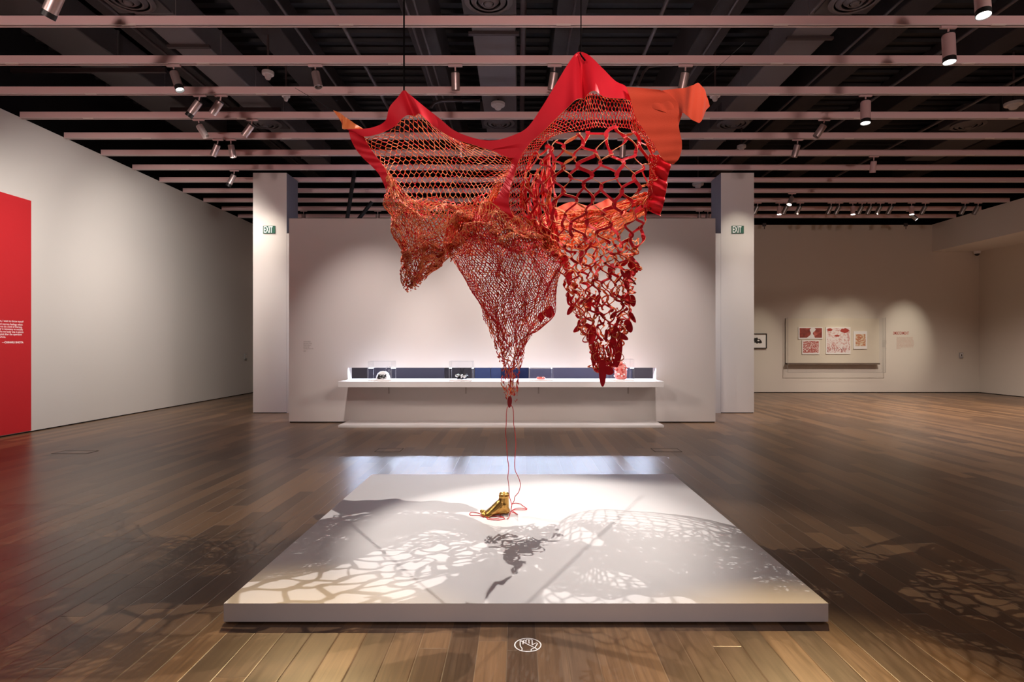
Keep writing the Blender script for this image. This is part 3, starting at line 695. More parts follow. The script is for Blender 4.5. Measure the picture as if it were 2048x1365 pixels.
# security camera under the soffit
c = Vector((13.55, WALL_B - 0.12, 4.203))
t = thing('security_camera', 'small dome security camera in the corner under the soffit', 'security camera', c)
MB().lathe([(0.09, 0.0), (0.09, -0.05), (0.07, -0.08)], c, n=20).build('camera_base', 'plastic_white', t, smooth=True)
MB().lathe([(0.065, -0.081), (0.06, -0.11), (0.035, -0.135), (0.001, -0.142)], c, n=20).build('camera_dome', 'lamp_black', t, smooth=True)
# sprinkler heads and clips on the back wall top
for px, w in ((1529, 'right of the right column'), (1812, 'below the bright leaning spotlight')):
    p = P(px, 452, YB - 0.03)
    MBs = MB().box(p.x - 0.05, p.x + 0.05, p.y - 0.005, YB - 0.0, 4.955, 5.05); MBs.tube([(p.x, p.y, 4.95), (p.x, p.y, 4.87)], 0.012, 6)
    tag(MBs.build('wall_clip', 'pipe_grey'), 'tiny metal clip at the top of the back wall ' + w, 'clip')

# ------------------------------------------------------------------ floor boxes
def floor_box(pts, label):
    c = sum((G(*p) for p in pts), Vector()) / 4
    x0 = min(G(*p).x for p in pts); x1 = max(G(*p).x for p in pts); y0 = min(G(*p).y for p in pts); y1 = max(G(*p).y for p in pts)
    t = thing('floor_outlet', label, 'floor outlet', (c.x, c.y, 0), 'flush floor outlets')
    r = 0.009
    MB().box(x0, x1, y0, y0 + r, 0.0005, 0.003).box(x0, x1, y1 - r, y1, 0.0005, 0.003).box(x0, x0 + r, y0 + r, y1 - r, 0.0005, 0.003).box(x1 - r, x1, y0 + r, y1 - r, 0.0005, 0.003).build('rim', 'outlet_rim', t)
    MB().box(x0 + r, x1 - r, y0 + r, y1 - r, 0.0005, 0.0018).build('lid', 'wood_floor', t)
floor_box([(755, 904.5), (800, 904.5), (758, 897.5), (803, 897.5)], 'flush floor outlet behind the platform, left one before the shelf')
floor_box([(1310, 904.5), (1354, 904.5), (1310, 897.5), (1354, 897.5)], 'flush floor outlet behind the platform, right one before the shelf')
floor_box([(125, 908.5), (172, 908.5), (130, 902), (175, 902)], 'flush floor outlet near the red panel on the left')

# ------------------------------------------------------------------ platform
PY0 = F * H / (1248 - CY); PX0, PX1 = X(447, PY0), X(1657, PY0); PZ = 0.1015; PY1 = F * (H - PZ) / (949 - CY)
t = thing('display_platform', 'low square white platform on the floor under the hanging red net', 'platform', ((PX0 + PX1) / 2, (PY0 + PY1) / 2, 0))
MB().box(PX0, PX1, PY0, PY1, 0.008, PZ).build('deck', 'platform_white', t, bevel=0.002)
MB().box(PX0 + 0.015, PX1 - 0.015, PY0 + 0.015, PY1 - 0.015, 0.0, 0.008).build('shadow_gap_base', 'reveal_black', t)

# ------------------------------------------------------------------ do-not-touch mark on the floor
def fpt(zx, zy):
    return G(1000 + zx / 18.618, 1260 + zy / 18.618, 0.0)
def ribbon_flat(mb, pts, w, z, closed=False):
    n = len(pts)
    vs = []
    for k in range(n):
        a = pts[(k - 1) % n] if (closed or k > 0) else pts[k]; b = pts[(k + 1) % n] if (closed or k < n - 1) else pts[k]
        d = (b - a); d = Vector((d.x, d.y, 0)).normalized(); s = Vector((-d.y, d.x, 0)) * w / 2
        vs += [(pts[k].x + s.x, pts[k].y + s.y, z), (pts[k].x - s.x, pts[k].y - s.y, z)]
    fs = [(2 * k, 2 * k + 1, (2 * k + 3) % (2 * n), (2 * k + 2) % (2 * n)) for k in range(n if closed else n - 1)]
    mb.add(vs, fs)
mk = MB()
cc = fpt(1035, 580); rad = (fpt(1545, 580) - fpt(525, 580)).length / 2 - 0.003
ribbon_flat(mk, [cc + Vector((rad * math.cos(a), rad * math.sin(a), 0)) for a in np.linspace(0, 2 * PI, 48, endpoint=False)], 0.0058, 0.0012, True)
hand = [[(815, 790), (820, 710), (790, 675), (755, 620), (750, 560), (752, 440), (785, 425), (850, 440), (858, 560)],
        [(872, 520), (880, 420), (915, 400), (955, 420), (962, 520), (975, 400), (1010, 375), (1055, 380), (1070, 400), (1085, 530)],
        [(1090, 420), (1110, 385), (1165, 380), (1195, 405), (1200, 600), (1240, 560), (1300, 525), (1360, 510), (1400, 530), (1340, 620), (1300, 690), (1200, 725), (1165, 745), (1160, 795)]]
for k, st in enumerate(hand):
    ribbon_flat(mk, [fpt(*p) for p in st], 0.0046, 0.0013 + 0.0001 * k)
ribbon_flat(mk, [fpt(735, 415), fpt(1390, 740)], 0.0048, 0.0017)
tag(mk.build('no_touch_mark', 'decal_white'), 'white do-not-touch hand symbol in a circle on the wooden floor', 'floor sign')

# ------------------------------------------------------------------ golden foot
fc = G(996, 1031, PZ); fc.z = PZ
ang = math.radians(200)       # toes point left and a little to the camera
def foot():
    t = thing('gold_foot', 'golden cast foot cut at the ankle standing on the white platform', 'sculpture', (fc.x, fc.y, PZ))
    mb = MB()
    # local: +x toward toes, z up ; heel at x=-0.085, toes at x=0.115
    secs = [(-0.088, 0.020, 0.022, 0.026), (-0.080, 0.028, 0.032, 0.036), (-0.055, 0.036, 0.062, 0.064), (-0.02, 0.038, 0.062, 0.064), (0.015, 0.039, 0.051, 0.053), (0.05, 0.042, 0.036, 0.037), (0.085, 0.043, 0.023, 0.023), (0.105, 0.040, 0.016, 0.017)]
    vs = []; n = 16
    for (x, hw, hh, zc) in secs:
        for j in range(n):
            a = 2 * PI * j / n
            vs.append(Vector((x, hw * math.cos(a), max(0.002, zc + hh * math.sin(a)))))
    fs = [(i * n + j, i * n + (j + 1) % n, (i + 1) * n + (j + 1) % n, (i + 1) * n + j) for i in range(len(secs) - 1) for j in range(n)]
    fs += [tuple(range(n))[::-1], tuple((len(secs) - 1) * n + j for j in range(n))]
    R = Matrix.Rotation(ang, 3, 'Z')
    def W(v): return R @ Vector(v) + Vector((fc.x, fc.y, PZ))
    mb.add([W(v) for v in vs], fs)
    ank = [(-0.034, 0.05, 0.054, 0.038), (-0.040, 0.085, 0.048, 0.036), (-0.046, 0.115, 0.041, 0.034), (-0.049, 0.135, 0.039, 0.034), (-0.050, 0.140, 0.042, 0.038), (-0.050, 0.153, 0.042, 0.038)]
    vs = [W((x + rx * math.cos(2 * PI * j / n), ry * math.sin(2 * PI * j / n), z)) for (x, z, rx, ry) in ank for j in range(n)]
    fs = [(i * n + j, i * n + (j + 1) % n, (i + 1) * n + (j + 1) % n, (i + 1) * n + j) for i in range(len(ank) - 1) for j in range(n)]
    fs += [tuple(range(n))[::-1], tuple((len(ank) - 1) * n + j for j in range(n))]
    mb.add(vs, fs)
    # toes: big toe on the far side lifts a little
    for (y, x0, x1, r, lift) in [(-0.033, 0.085, 0.128, 0.0155, 0.016), (-0.010, 0.090, 0.126, 0.0105, 0.004), (0.009, 0.088, 0.120, 0.010, 0.002), (0.025, 0.082, 0.111, 0.0095, 0.001), (0.039, 0.072, 0.099, 0.009, 0.0)]:
        pts = [W((x0 + (x1 - x0) * s, y, r + 0.008 * (1 - s) + lift * s)) for s in (-0.3, 0.0, 0.35, 0.7, 0.92, 1.0)]
        mb.tube(pts, [r * 0.9, r * 0.95, r * 0.9, r * 1.05, r * 0.8, r * 0.35], 10)
        mb.ball(W((x1 - r * 0.6, y, r + lift)), r * 1.02, 10, 7)
    # ankle bones, heel
    mb.ball(W((-0.036, 0.026, 0.078)), (0.018, 0.018, 0.020), 12, 9); mb.ball(W((-0.034, -0.026, 0.086)), (0.018, 0.018, 0.020), 12, 9)
    mb.ball(W((-0.066, 0, 0.030)), (0.031, 0.031, 0.029), 14, 9)
    o = mb.build('foot_body', 'gold', t, smooth=True)
    r = o.modifiers.new('remesh', 'REMESH'); r.mode = 'VOXEL'; r.voxel_size = 0.0032; r.use_smooth_shade = True
    s = o.modifiers.new('smooth', 'SMOOTH'); s.iterations = 6; s.factor = 0.5
    rm = MB(); c = W((-0.050, 0, 0.158))
    rm.lathe([(0.030, -0.012), (0.039, -0.004), (0.040, 0.004), (0.034, 0.008), (0.029, 0.003), (0.001, -0.006)], c, n=24).build('ankle_rim', 'gold', t, smooth=True)
foot()

# ------------------------------------------------------------------ the hanging red net
def cr_weights(t, n):
    """Catmull-Rom sample matrix rows for parameters t in [0,1] over n control points"""
    t = np.clip(np.asarray(t, float), 0, 1) * (n - 1)
    i = np.minimum(t.astype(int), n - 2); s = t - i
    w = np.zeros((len(t), n))
    b = [-.5 * s + s ** 2 - .5 * s ** 3, 1 - 2.5 * s ** 2 + 1.5 * s ** 3, .5 * s + 2 * s ** 2 - 1.5 * s ** 3, -.5 * s ** 2 + .5 * s ** 3]
    for k in range(4):
        j = np.clip(i - 1 + k, 0, n - 1)
        np.add.at(w, (np.arange(len(t)), j), b[k])
    return w
def to3(px, py, Y):
    return np.stack([(px - CX) / F * Y, Y, H - (py - CY) / F * Y], -1)
class Patch:
    """a spline sheet through a grid of control points given as (px, py, depth)"""
    def __init__(s, rows, fold=0.0, ff=(9, 7), seed=0, hf=0.0, px_fold=0.0):
        g = np.array(rows, float); s.c = to3(g[..., 0], g[..., 1], g[..., 2])
        s.fold = fold; s.rng = np.random.RandomState(seed); s.ph = s.rng.uniform(0, 6.28, 24); s.ff = ff; s.pf = px_fold; s.hf = hf
    def __call__(s, u, v):
        u = np.asarray(u, float).ravel(); v = np.asarray(v, float).ravel()
        wu = cr_weights(u, s.c.shape[1]); wv = cr_weights(v, s.c.shape[0])
        p = np.einsum('kr,kc,rcd->kd', wv, wu, s.c)
        if s.fold or s.pf:
            a, b = s.ff; h = s.ph
            n1 = (np.sin(a * u * 2.3 + 1.7 * np.sin(b * v + h[0]) + h[1]) + 0.8 * np.sin(b * v * 2.1 + 1.9 * np.sin(a * u * 1.3 + h[2]) + h[3]) + 0.6 * np.sin((a * u + b * v) * 3.1 + h[4]))
            if s.hf:
                n1 = n1 + s.hf * (np.sin(a * u * 5.3 + 2.2 * np.sin(b * v * 1.6 + h[9]) + h[10]) + np.sin(b * v * 4.7 + 2.4 * np.sin(a * u * 1.9 + h[11]) + h[12]))
            n2 = (np.sin(b * v * 1.7 + 2.1 * np.sin(a * u * 0.9 + h[6]) + h[7]) + np.sin(a * u * 1.9 - b * v * 1.3 + h[8]))
            p = p.copy()
            p[:, 1] += s.fold * n1 * 0.6
            p[:, 2] += s.pf * n2 * 0.5
            p[:, 0] += s.pf * 0.6 * n1 * 0.4
        return p
    def frame(s, u, v):
        e = 2e-3
        du = s(np.asarray(u) + e, v) - s(np.asarray(u) - e, v); dv = s(u, np.asarray(v) + e) - s(u, np.asarray(v) - e)
        n = np.cross(dv, du); l = np.linalg.norm(n, axis=1, keepdims=True); n = n / np.maximum(l, 1e-12)
        return n

def ribbons(mb, path, nrm, width, thick, twist, mats):
    """path (K,S,3), nrm (K,S,3), width (K,S), twist (K,S) -> flat strips with two faces and two cut edges"""
    K, S, _ = path.shape
    T = np.gradient(path, axis=1); T /= np.maximum(np.linalg.norm(T, axis=2, keepdims=True), 1e-9)
    N = nrm - T * np.sum(nrm * T, 2, keepdims=True); N /= np.maximum(np.linalg.norm(N, axis=2, keepdims=True), 1e-9)
    B = np.cross(T, N)
    ct, st = np.cos(twist)[..., None], np.sin(twist)[..., None]
    B2 = B * ct + N * st; N2 = N * ct - B * st
    w = width[..., None] / 2; h = thick / 2
    c = np.stack([path - B2 * w + N2 * h, path + B2 * w + N2 * h, path + B2 * w - N2 * h, path - B2 * w - N2 * h], 2)   # K,S,4,3
    base = len(mb.v)
    mb.v += [tuple(x) for x in c.reshape(-1, 3).tolist()]
    idx = base + np.arange(K * S * 4).reshape(K, S, 4)
    fs = []; ms = []
    for k, mm in zip(range(4), (mats[0], mats[2], mats[1], mats[2])):
        q = np.stack([idx[:, :-1, k], idx[:, :-1, (k + 1) % 4], idx[:, 1:, (k + 1) % 4], idx[:, 1:, k]], -1).reshape(-1, 4)
        fs += [tuple(x) for x in q.tolist()]; ms += [mm] * len(q)
    mb.f += fs; mb.m += ms

def net(mb, patch, nu, nv, w, thick=0.0025, twist=0.8, seed=0, drop=None, mats=(0, 1, 2), S=5, jit=0.12, v0=0.0, v1=1.0, wvar=0.3, mid=1.0, hexy=1.0, vmap=None, curl=0.0, umap=None, alt=0.0):
    """slit-and-stretched sheet: staggered nodes joined by strips that run together at the nodes"""
    rng = np.random.RandomState(seed)
    ju = rng.uniform(-jit, jit, (nv + 1, nu + 2)); jv = rng.uniform(-jit, jit, (nv + 1, nu + 2))
    A = []; Bn = []
    for j in range(nv):
        for i in range(nu + 1):
            if j % 2 == 0: tg = (i - 1, i)
            else: tg = (i, i + 1)
            for q in tg:
                if 0 <= q <= nu: A.append((i, j)); Bn.append((q, j + 1))
    A = np.array(A); Bn = np.array(Bn)
    def uv(I):
        i, j = I[:, 0], I[:, 1]
        u = (i + 0.5 * (j % 2) + ju[j, i]) / (nu + 0.5); v = (j + jv[j, i]) / nv
        return np.clip(u, 0, 1), np.clip(v, 0, 1)
    ua, va = uv(A); ub, vb = uv(Bn)
    keep = np.ones(len(A), bool)
    if drop is not None:
        pd = drop((ua + ub) / 2, (va + vb) / 2); keep = rng.uniform(0, 1, len(A)) >= pd
    ua, va, ub, vb = ua[keep], va[keep], ub[keep], vb[keep]; K = len(ua)
    s = np.linspace(0, 1, S)
    sm = s + hexy * (s * s * (3 - 2 * s) - s) * 1.6
    U = ua[:, None] + (ub - ua)[:, None] * sm; V = va[:, None] + (vb - va)[:, None] * s
    V = v0 + (v1 - v0) * V
    if vmap is not None: V = vmap(V)
    if umap is not None: U = umap(U)
    p = patch(U.ravel(), V.ravel()).reshape(K, S, 3); n = patch.frame(U.ravel(), V.ravel()).reshape(K, S, 3)
    bell = np.sin(PI * s)[None]
    tw = rng.normal(0, twist, (K, 1)) * bell
    if curl: p = p + n * (rng.normal(0, curl, (K, 1)) * bell)[..., None]
    wd = w * (1 + rng.uniform(-wvar, wvar, (K, 1))) * (1 + (mid - 1) * bell)
    sw = rng.uniform(0, 1, K) < alt          # some strips turn their other side out
    ribbons(mb, p[~sw], n[~sw], wd[~sw], thick, tw[~sw], mats)
    if sw.any(): ribbons(mb, p[sw], n[sw], wd[sw], thick, tw[sw], (mats[1], mats[0], mats[0]))
    return K

def strip(mb, top, bot, n=60, k=8, thick=0.003, wob=0.0, seed=0, mats=(0, 1, 2), crease=None):
    """a solid leather piece between two edge curves given as (px, py, depth) lists of equal length"""
    pa = Patch([top, bot]); u, v = np.meshgrid(np.linspace(0, 1, n), np.linspace(0, 1, k), indexing='ij')
    p = pa(u, v)
    rng = np.random.RandomState(seed); ph = rng.uniform(0, 6.28, 8)
    uu, vv = u.ravel(), v.ravel()
    if wob:
        p[:, 1] += wob * (np.sin(uu * 21 + ph[0] + 2 * vv) + 0.7 * np.sin(uu * 43 + ph[1] - 3 * vv) + 0.5 * np.sin(vv * 5 + uu * 12 + ph[2]))
    if crease is not None: p[:, 1] += crease(uu, vv)
    nn = pa.frame(uu, vv)
    q = np.concatenate([p + nn * thick / 2, p - nn * thick / 2]); off = len(p)
    fs = []; ms = []
    I = lambda a, b: a * k + b
    for a in range(n - 1):
        for b in range(k - 1):
            fs.append((I(a, b), I(a, b + 1), I(a + 1, b + 1), I(a + 1, b))); ms.append(mats[0])
            fs.append((off + I(a, b), off + I(a + 1, b), off + I(a + 1, b + 1), off + I(a, b + 1))); ms.append(mats[1])
    def edge(l):
        for a, b in zip(l[:-1], l[1:]): fs.append((a, b, off + b, off + a)); ms.append(mats[2])
    edge([I(a, 0) for a in range(n)]); edge([I(a, k - 1) for a in range(n)]); edge([I(0, b) for b in range(k)]); edge([I(n - 1, b) for b in range(k)])
    mb.add([tuple(x) for x in q], fs, ms)

def rowY(pts, ys):
    return [(p[0], p[1], y) for p, y in zip(pts, ys)]
RED3 = ['leather_red', 'suede_orange', 'suede_pale']
sculpt = thing('hanging_net', 'large red cut leather net hanging from the ceiling over the white platform', 'sculpture', (0.0, 4.4, PZ))

# -- solid collar with its two peaks
T_ = [(690, 258, 4.42), (728, 258, 4.36), (755, 252, 4.3), (772, 240, 4.24), (779, 215, 4.2), (795, 195, 4.2), (808, 180, 4.22), (820, 190, 4.2), (850, 215, 4.2), (880, 238, 4.18), (910, 262, 4.14), (950, 277, 4.12), (985, 281, 4.1),
      (1022, 272, 4.08), (1055, 255, 4.06), (1085, 213, 4.04), (1108, 175, 4.04), (1130, 138, 4.05), (1149, 110, 4.08), (1162, 104, 4.1), (1180, 112, 4.06), (1205, 137, 4.02), (1230, 162, 4.0), (1250, 172, 3.98), (1262, 188, 3.97)]
B_ = [(702, 262, 4.42), (728, 273, 4.36), (757, 268, 4.3), (780, 258, 4.27), (795, 248, 4.22), (806, 236, 4.2), (822, 228, 4.18), (840, 232, 4.18), (864, 250, 4.16), (890, 268, 4.14), (918, 281, 4.12), (950, 291, 4.1), (985, 302, 4.09),
      (1028, 316, 4.08), (1062, 284, 4.05), (1086, 264, 4.0), (1104, 246, 3.98), (1125, 225, 3.97), (1150, 206, 3.97), (1168, 193, 3.98), (1184, 187, 3.97), (1205, 194, 3.95), (1226, 197, 3.95), (1246, 198, 3.95), (1262, 202, 3.95)]
mb = MB()
def crease(u, v):
    pk1, pk2 = 6 / 24, 19 / 24
    return (0.05 * np.exp(-((u - pk1 - 0.01 * v) / 0.018) ** 2) * v - 0.045 * np.exp(-((u - pk1 - 0.05) / 0.02) ** 2) * v
            + 0.06 * np.exp(-((u - pk2 - 0.004 * v) / 0.012) ** 2) * v - 0.05 * np.exp(-((u - pk2 + 0.045) / 0.02) ** 2) * v - 0.04 * np.exp(-((u - pk2 - 0.05) / 0.025) ** 2) * v)
strip(mb, T_, B_, 220, 12, thick=0.004, wob=0.0022, seed=3, crease=crease)
mb.build('collar', RED3, sculpt, smooth=True)
# -- left tip, the suede side turned out
mb = MB()
strip(mb, [(667, 221, 4.5), (680, 226, 4.48), (690, 234, 4.46), (705, 244, 4.44), (728, 259, 4.38)], [(668, 223, 4.5), (683, 245, 4.46), (685, 258, 4.44), (698, 259, 4.43), (722, 260, 4.39)], 30, 6, wob=0.004, mats=(1, 0, 2))
mb.build('left_tip', RED3, sculpt, smooth=True)
# -- left edge strip
mb = MB()
strip(mb, [(696, 259, 4.42), (706, 288, 4.44), (722, 312, 4.46), (745, 334, 4.46), (760, 352, 4.44), (772, 380, 4.42)], [(728, 272, 4.38), (738, 292, 4.42), (752, 312, 4.44), (766, 330, 4.44), (774, 346, 4.42), (779, 372, 4.40)], 50, 8, wob=0.006, seed=5, mats=(1, 0, 2))
mb.build('left_edge', RED3, sculpt, smooth=True)
# -- centre stem
mb = MB()
L_ = [(985, 299), (1010, 311), (1023, 326), (1018, 345), (1008, 366), (996, 392), (982, 408), (963, 413), (985, 422), (1012, 438), (1040, 460)]
R_ = [(1064, 282), (1046, 306), (1036, 328), (1029, 350), (1023, 368), (1019, 388), (1018, 405), (1021, 420), (1028, 436), (1038, 450), (1046, 462)]
strip(mb, rowY(L_, np.linspace(4.09, 4.18, 11)), rowY(R_, np.linspace(4.05, 4.12, 11)), 70, 10, wob=0.006, seed=8, mats=(1, 0, 2))
mb.build('centre_stem', RED3, sculpt, smooth=True)
# -- right flap, suede side out
mb = MB()
strip(mb, [(1253, 174, 3.94), (1262, 203, 3.92), (1272, 235, 3.92), (1290, 264, 3.90), (1306, 286, 3.88), (1318, 308, 3.87), (1330, 322, 3.87), (1344, 329, 3.87)],
          [(1318, 180, 3.86), (1340, 190, 3.84), (1363, 222, 3.83), (1358, 250, 3.83), (1362, 275, 3.83), (1364, 295, 3.83), (1358, 317, 3.84), (1347, 329, 3.86)], 60, 16, wob=0.003, seed=2, mats=(0, 1, 1))
strip(mb, [(1285, 182, 3.9), (1310, 183, 3.88), (1340, 179, 3.85), (1368, 176, 3.82), (1385, 171, 3.80), (1397, 166, 3.82), (1408, 178, 3.84), (1414, 196, 3.85), (1420, 212, 3.86)],
          [(1300, 215, 3.89), (1330, 225, 3.86), (1352, 232, 3.84), (1364, 226, 3.81), (1374, 232, 3.79), (1385, 240, 3.79), (1398, 246, 3.80), (1406, 236, 3.82), (1410, 222, 3.85)], 60, 16, wob=0.003, seed=4, mats=(1, 0, 1))
mb.build('right_flap', ['leather_red', 'suede_red', 'suede_orange'], sculpt, smooth=True)
# -- right edge strip hanging below the flap
mb = MB()
strip(mb, [(1318, 312, 3.98), (1311, 340, 4.05), (1305, 370, 4.1), (1298, 400, 4.15), (1292, 418, 4.2)], [(1343, 322, 3.98), (1337, 350, 4.04), (1333, 378, 4.08), (1328, 405, 4.12), (1321, 433, 4.16)], 40, 10, wob=0.012, seed=6, mats=(1, 0, 2))
mb.build('right_edge', RED3, sculpt, smooth=True)

# -- left net
N1 = Patch([
 [(730, 276, 4.38), (772, 263, 4.28), (806, 238, 4.22), (838, 232, 4.2), (872, 256, 4.17), (920, 282, 4.14), (985, 301, 4.12), (1024, 318, 4.1)],
 [(750, 305, 4.48), (788, 292, 4.55), (828, 283, 4.6), (868, 287, 4.6), (908, 300, 4.55), (950, 314, 4.45), (1000, 326, 4.28), (1026, 328, 4.12)],
 [(766, 333, 4.48), (806, 330, 4.75), (848, 326, 4.85), (886, 327, 4.85), (922, 334, 4.78), (958, 342, 4.6), (1000, 347, 4.35), (1022, 342, 4.15)],
 [(776, 358, 4.45), (812, 368, 4.85), (852, 370, 4.98), (890, 371, 4.98), (926, 372, 4.88), (958, 372, 4.66), (994, 367, 4.38), (1014, 360, 4.18)],
 [(780, 385, 4.42), (820, 405, 4.85), (860, 415, 5.0), (890, 418, 5.0), (930, 416, 4.9), (960, 408, 4.7), (990, 396, 4.4), (1004, 382, 4.22)]],
 fold=0.012, ff=(6, 5), seed=1, px_fold=0.012)
mb = MB()
net(mb, N1, 26, 20, 0.0052, thick=0.003, twist=0.9, seed=21, mats=(1, 0, 2), jit=0.10, hexy=1.0, alt=0.35)
mb.build('left_net', RED3, sculpt)
# -- dense left bag, front and back walls
BL = [
 [(769, 348, 4.4), (792, 374, 4.32), (832, 396, 4.26), (882, 405, 4.2), (930, 402, 4.18), (974, 392, 4.2), (1006, 376, 4.2)],
 [(773, 385, 4.4), (798, 405, 4.22), (840, 428, 4.14), (886, 438, 4.1), (926, 436, 4.12), (958, 430, 4.2), (990, 410, 4.25)],
 [(781, 425, 4.42), (802, 444, 4.25), (840, 458, 4.18), (878, 470, 4.16), (908, 474, 4.18), (936, 466, 4.25), (968, 440, 4.3)],
 [(790, 468, 4.44), (808, 480, 4.32), (836, 490, 4.26), (862, 498, 4.24), (884, 502, 4.26), (902, 500, 4.3), (920, 480, 4.35)],
 [(799, 508, 4.46), (810, 514, 4.38), (828, 522, 4.32), (846, 528, 4.3), (862, 528, 4.3), (878, 522, 4.32), (893, 508, 4.36)],
 [(803, 540, 4.46), (810, 545, 4.42), (820, 551, 4.38), (832, 553, 4.36), (842, 552, 4.36), (852, 547, 4.38), (862, 540, 4.4)],
 [(808, 571, 4.46), (811, 574, 4.45), (814, 576, 4.44), (818, 577, 4.43), (821, 576, 4.43), (824, 573, 4.44), (827, 568, 4.45)]]
mb = MB()
net(mb, Patch(BL, fold=0.05, ff=(7, 9), seed=5, px_fold=0.04, hf=0.4), 42, 50, 0.0072, thick=0.0035, twist=1.1, seed=31, mats=(1, 0, 2), jit=0.12, alt=0.32, drop=lambda u, v: 0.03 + 0.78 * np.clip((v - 0.62) / 0.38, 0, 1) ** 0.8)
mb.build('left_bag_front', RED3, sculpt)
BLb = [[(x + (885 - x) * 0.06, y, Y + 0.30 * (1 - (k / 6.0))) for (x, y, Y) in r] for k, r in enumerate(BL)]
mb = MB()
net(mb, Patch(BLb, fold=0.05, ff=(8, 7), seed=9, px_fold=0.04, hf=0.6), 30, 34, 0.008, twist=1.0, seed=32, mats=(0, 1, 2), jit=0.16, drop=lambda u, v: 0.08 + 0.8 * np.clip((v - 0.5) / 0.5, 0, 1))
mb.build('left_bag_back', RED3, sculpt)
# -- belly and tail
BC = [
 [(900, 452, 4.32), (935, 432, 4.22), (980, 422, 4.16), (1020, 432, 4.1), (1058, 455, 4.12), (1088, 474, 4.2), (1112, 488, 4.3)],
 [(895, 490, 4.32), (930, 480, 4.12), (970, 478, 4.02), (1010, 485, 3.98), (1050, 495, 4.0), (1090, 500, 4.1), (1122, 503, 4.25)],
 [(912, 532, 4.34), (942, 528, 4.1), (980, 527, 3.98), (1020, 532, 3.94), (1060, 536, 3.97), (1096, 540, 4.1), (1128, 538, 4.25)],
 [(938, 578, 4.38), (962, 578, 4.18), (992, 578, 4.06), (1024, 582, 4.02), (1058, 584, 4.06), (1090, 586, 4.16), (1116, 582, 4.3)],
 [(962, 624, 4.42), (980, 626, 4.28), (1002, 627, 4.18), (1026, 630, 4.14), (1052, 632, 4.18), (1076, 632, 4.26), (1100, 625, 4.36)],
 [(984, 670, 4.46), (994, 672, 4.36), (1008, 673, 4.3), (1024, 675, 4.26), (1042, 674, 4.3), (1056, 670, 4.36), (1068, 660, 4.44)],
 [(998, 708, 4.5), (1005, 711, 4.44), (1013, 713, 4.4), (1024, 715, 4.38), (1034, 714, 4.4), (1042, 710, 4.44), (1050, 700, 4.5)],
 [(1008, 742, 4.52), (1011, 745, 4.5), (1016, 747, 4.48), (1022, 748, 4.47), (1029, 746, 4.48), (1034, 743, 4.5), (1038, 736, 4.52)],
 [(1015, 792, 4.52), (1017, 794, 4.51), (1019, 795, 4.5), (1022, 796, 4.5), (1025, 795, 4.5), (1028, 793, 4.51), (1030, 788, 4.52)]]
mb = MB()
net(mb, Patch(BC, fold=0.045, ff=(6, 9), seed=15, px_fold=0.05, hf=0.45), 46, 84, 0.0052, thick=0.003, twist=1.0, seed=41, mats=(0, 1, 0), jit=0.13, alt=0.2, drop=lambda u, v: 0.04 + 0.6 * np.clip((v - 0.5) / 0.2, 0, 1) + 0.28 * np.clip((v - 0.72) / 0.15, 0, 1))
mb.build('belly_front', RED3, sculpt)
BCb = [[(x + (1020 - x) * 0.05, y - 4, Y + 0.40 * (1 - (k / 8.0) ** 0.7)) for (x, y, Y) in r] for k, r in enumerate(BC)]
mb = MB()
net(mb, Patch(BCb, fold=0.06, ff=(8, 8), seed=17, px_fold=0.05, hf=0.6), 32, 44, 0.0068, twist=0.9, seed=42, mats=(1, 0, 2), jit=0.18, drop=lambda u, v: 0.04 + 0.75 * np.clip((v - 0.4) / 0.4, 0, 1))
mb.build('belly_back', RED3, sculpt)
# orange gathered folds above the belly
mb = MB()
BF = [[(905, 438, 4.26), (945, 420, 4.2), (985, 415, 4.16), (1022, 430, 4.1), (1062, 456, 4.1), (1112, 486, 4.22)],
      [(898, 462, 4.22), (935, 448, 4.08), (980, 445, 4.02), (1020, 456, 3.98), (1064, 474, 4.02), (1116, 494, 4.2)],
      [(893, 490, 4.26), (930, 482, 4.12), (975, 478, 4.06), (1018, 484, 4.02), (1066, 492, 4.06), (1122, 502, 4.24)],
      [(905, 518, 4.3), (938, 506, 4.2), (978, 500, 4.15), (1018, 500, 4.1), (1060, 505, 4.12), (1110, 508, 4.26)]]
net(mb, Patch(BF, fold=0.05, ff=(7, 8), seed=23, px_fold=0.045, hf=0.4), 44, 26, 0.0075, thick=0.0035, twist=0.9, seed=43, mats=(1, 0, 2), jit=0.12, alt=0.35, drop=lambda u, v: 0.05 + 0.5 * np.clip((v - 0.7) / 0.3, 0, 1) + 0.0 * u)
mb.build('gathered_folds', RED3, sculpt)

# -- fine fringe between collar and wide net
o_ = [(1046, 464), (1026, 432), (1019, 402), (1021, 370), (1034, 330), (1050, 300), (1066, 280), (1088, 262), (1110, 240), (1140, 214), (1168, 193), (1186, 187), (1212, 195), (1240, 198), (1262, 202), (1274, 236), (1296, 272), (1316, 300)]
i_ = [(1068, 474), (1054, 446), (1047, 412), (1048, 378), (1056, 345), (1068, 318), (1084, 292), (1102, 276), (1122, 268), (1148, 263), (1172, 260), (1192, 256), (1216, 257), (1240, 256), (1262, 260), (1276, 270), (1292, 286), (1306, 306)]
mb = MB()
FR = Patch([rowY(o_, np.linspace(4.12, 3.98, 18)), rowY([((a[0] + b[0]) / 2, (a[1] + b[1]) / 2) for a, b in zip(o_, i_)], np.linspace(4.14, 4.0, 18)), rowY(i_, np.linspace(4.16, 4.05, 18))], fold=0.006, seed=3)
net(mb, FR, 66, 8, 0.0052, thick=0.003, twist=0.6, seed=51, mats=(0, 1, 2), jit=0.10)
mb.build('fringe_net', RED3, sculpt)

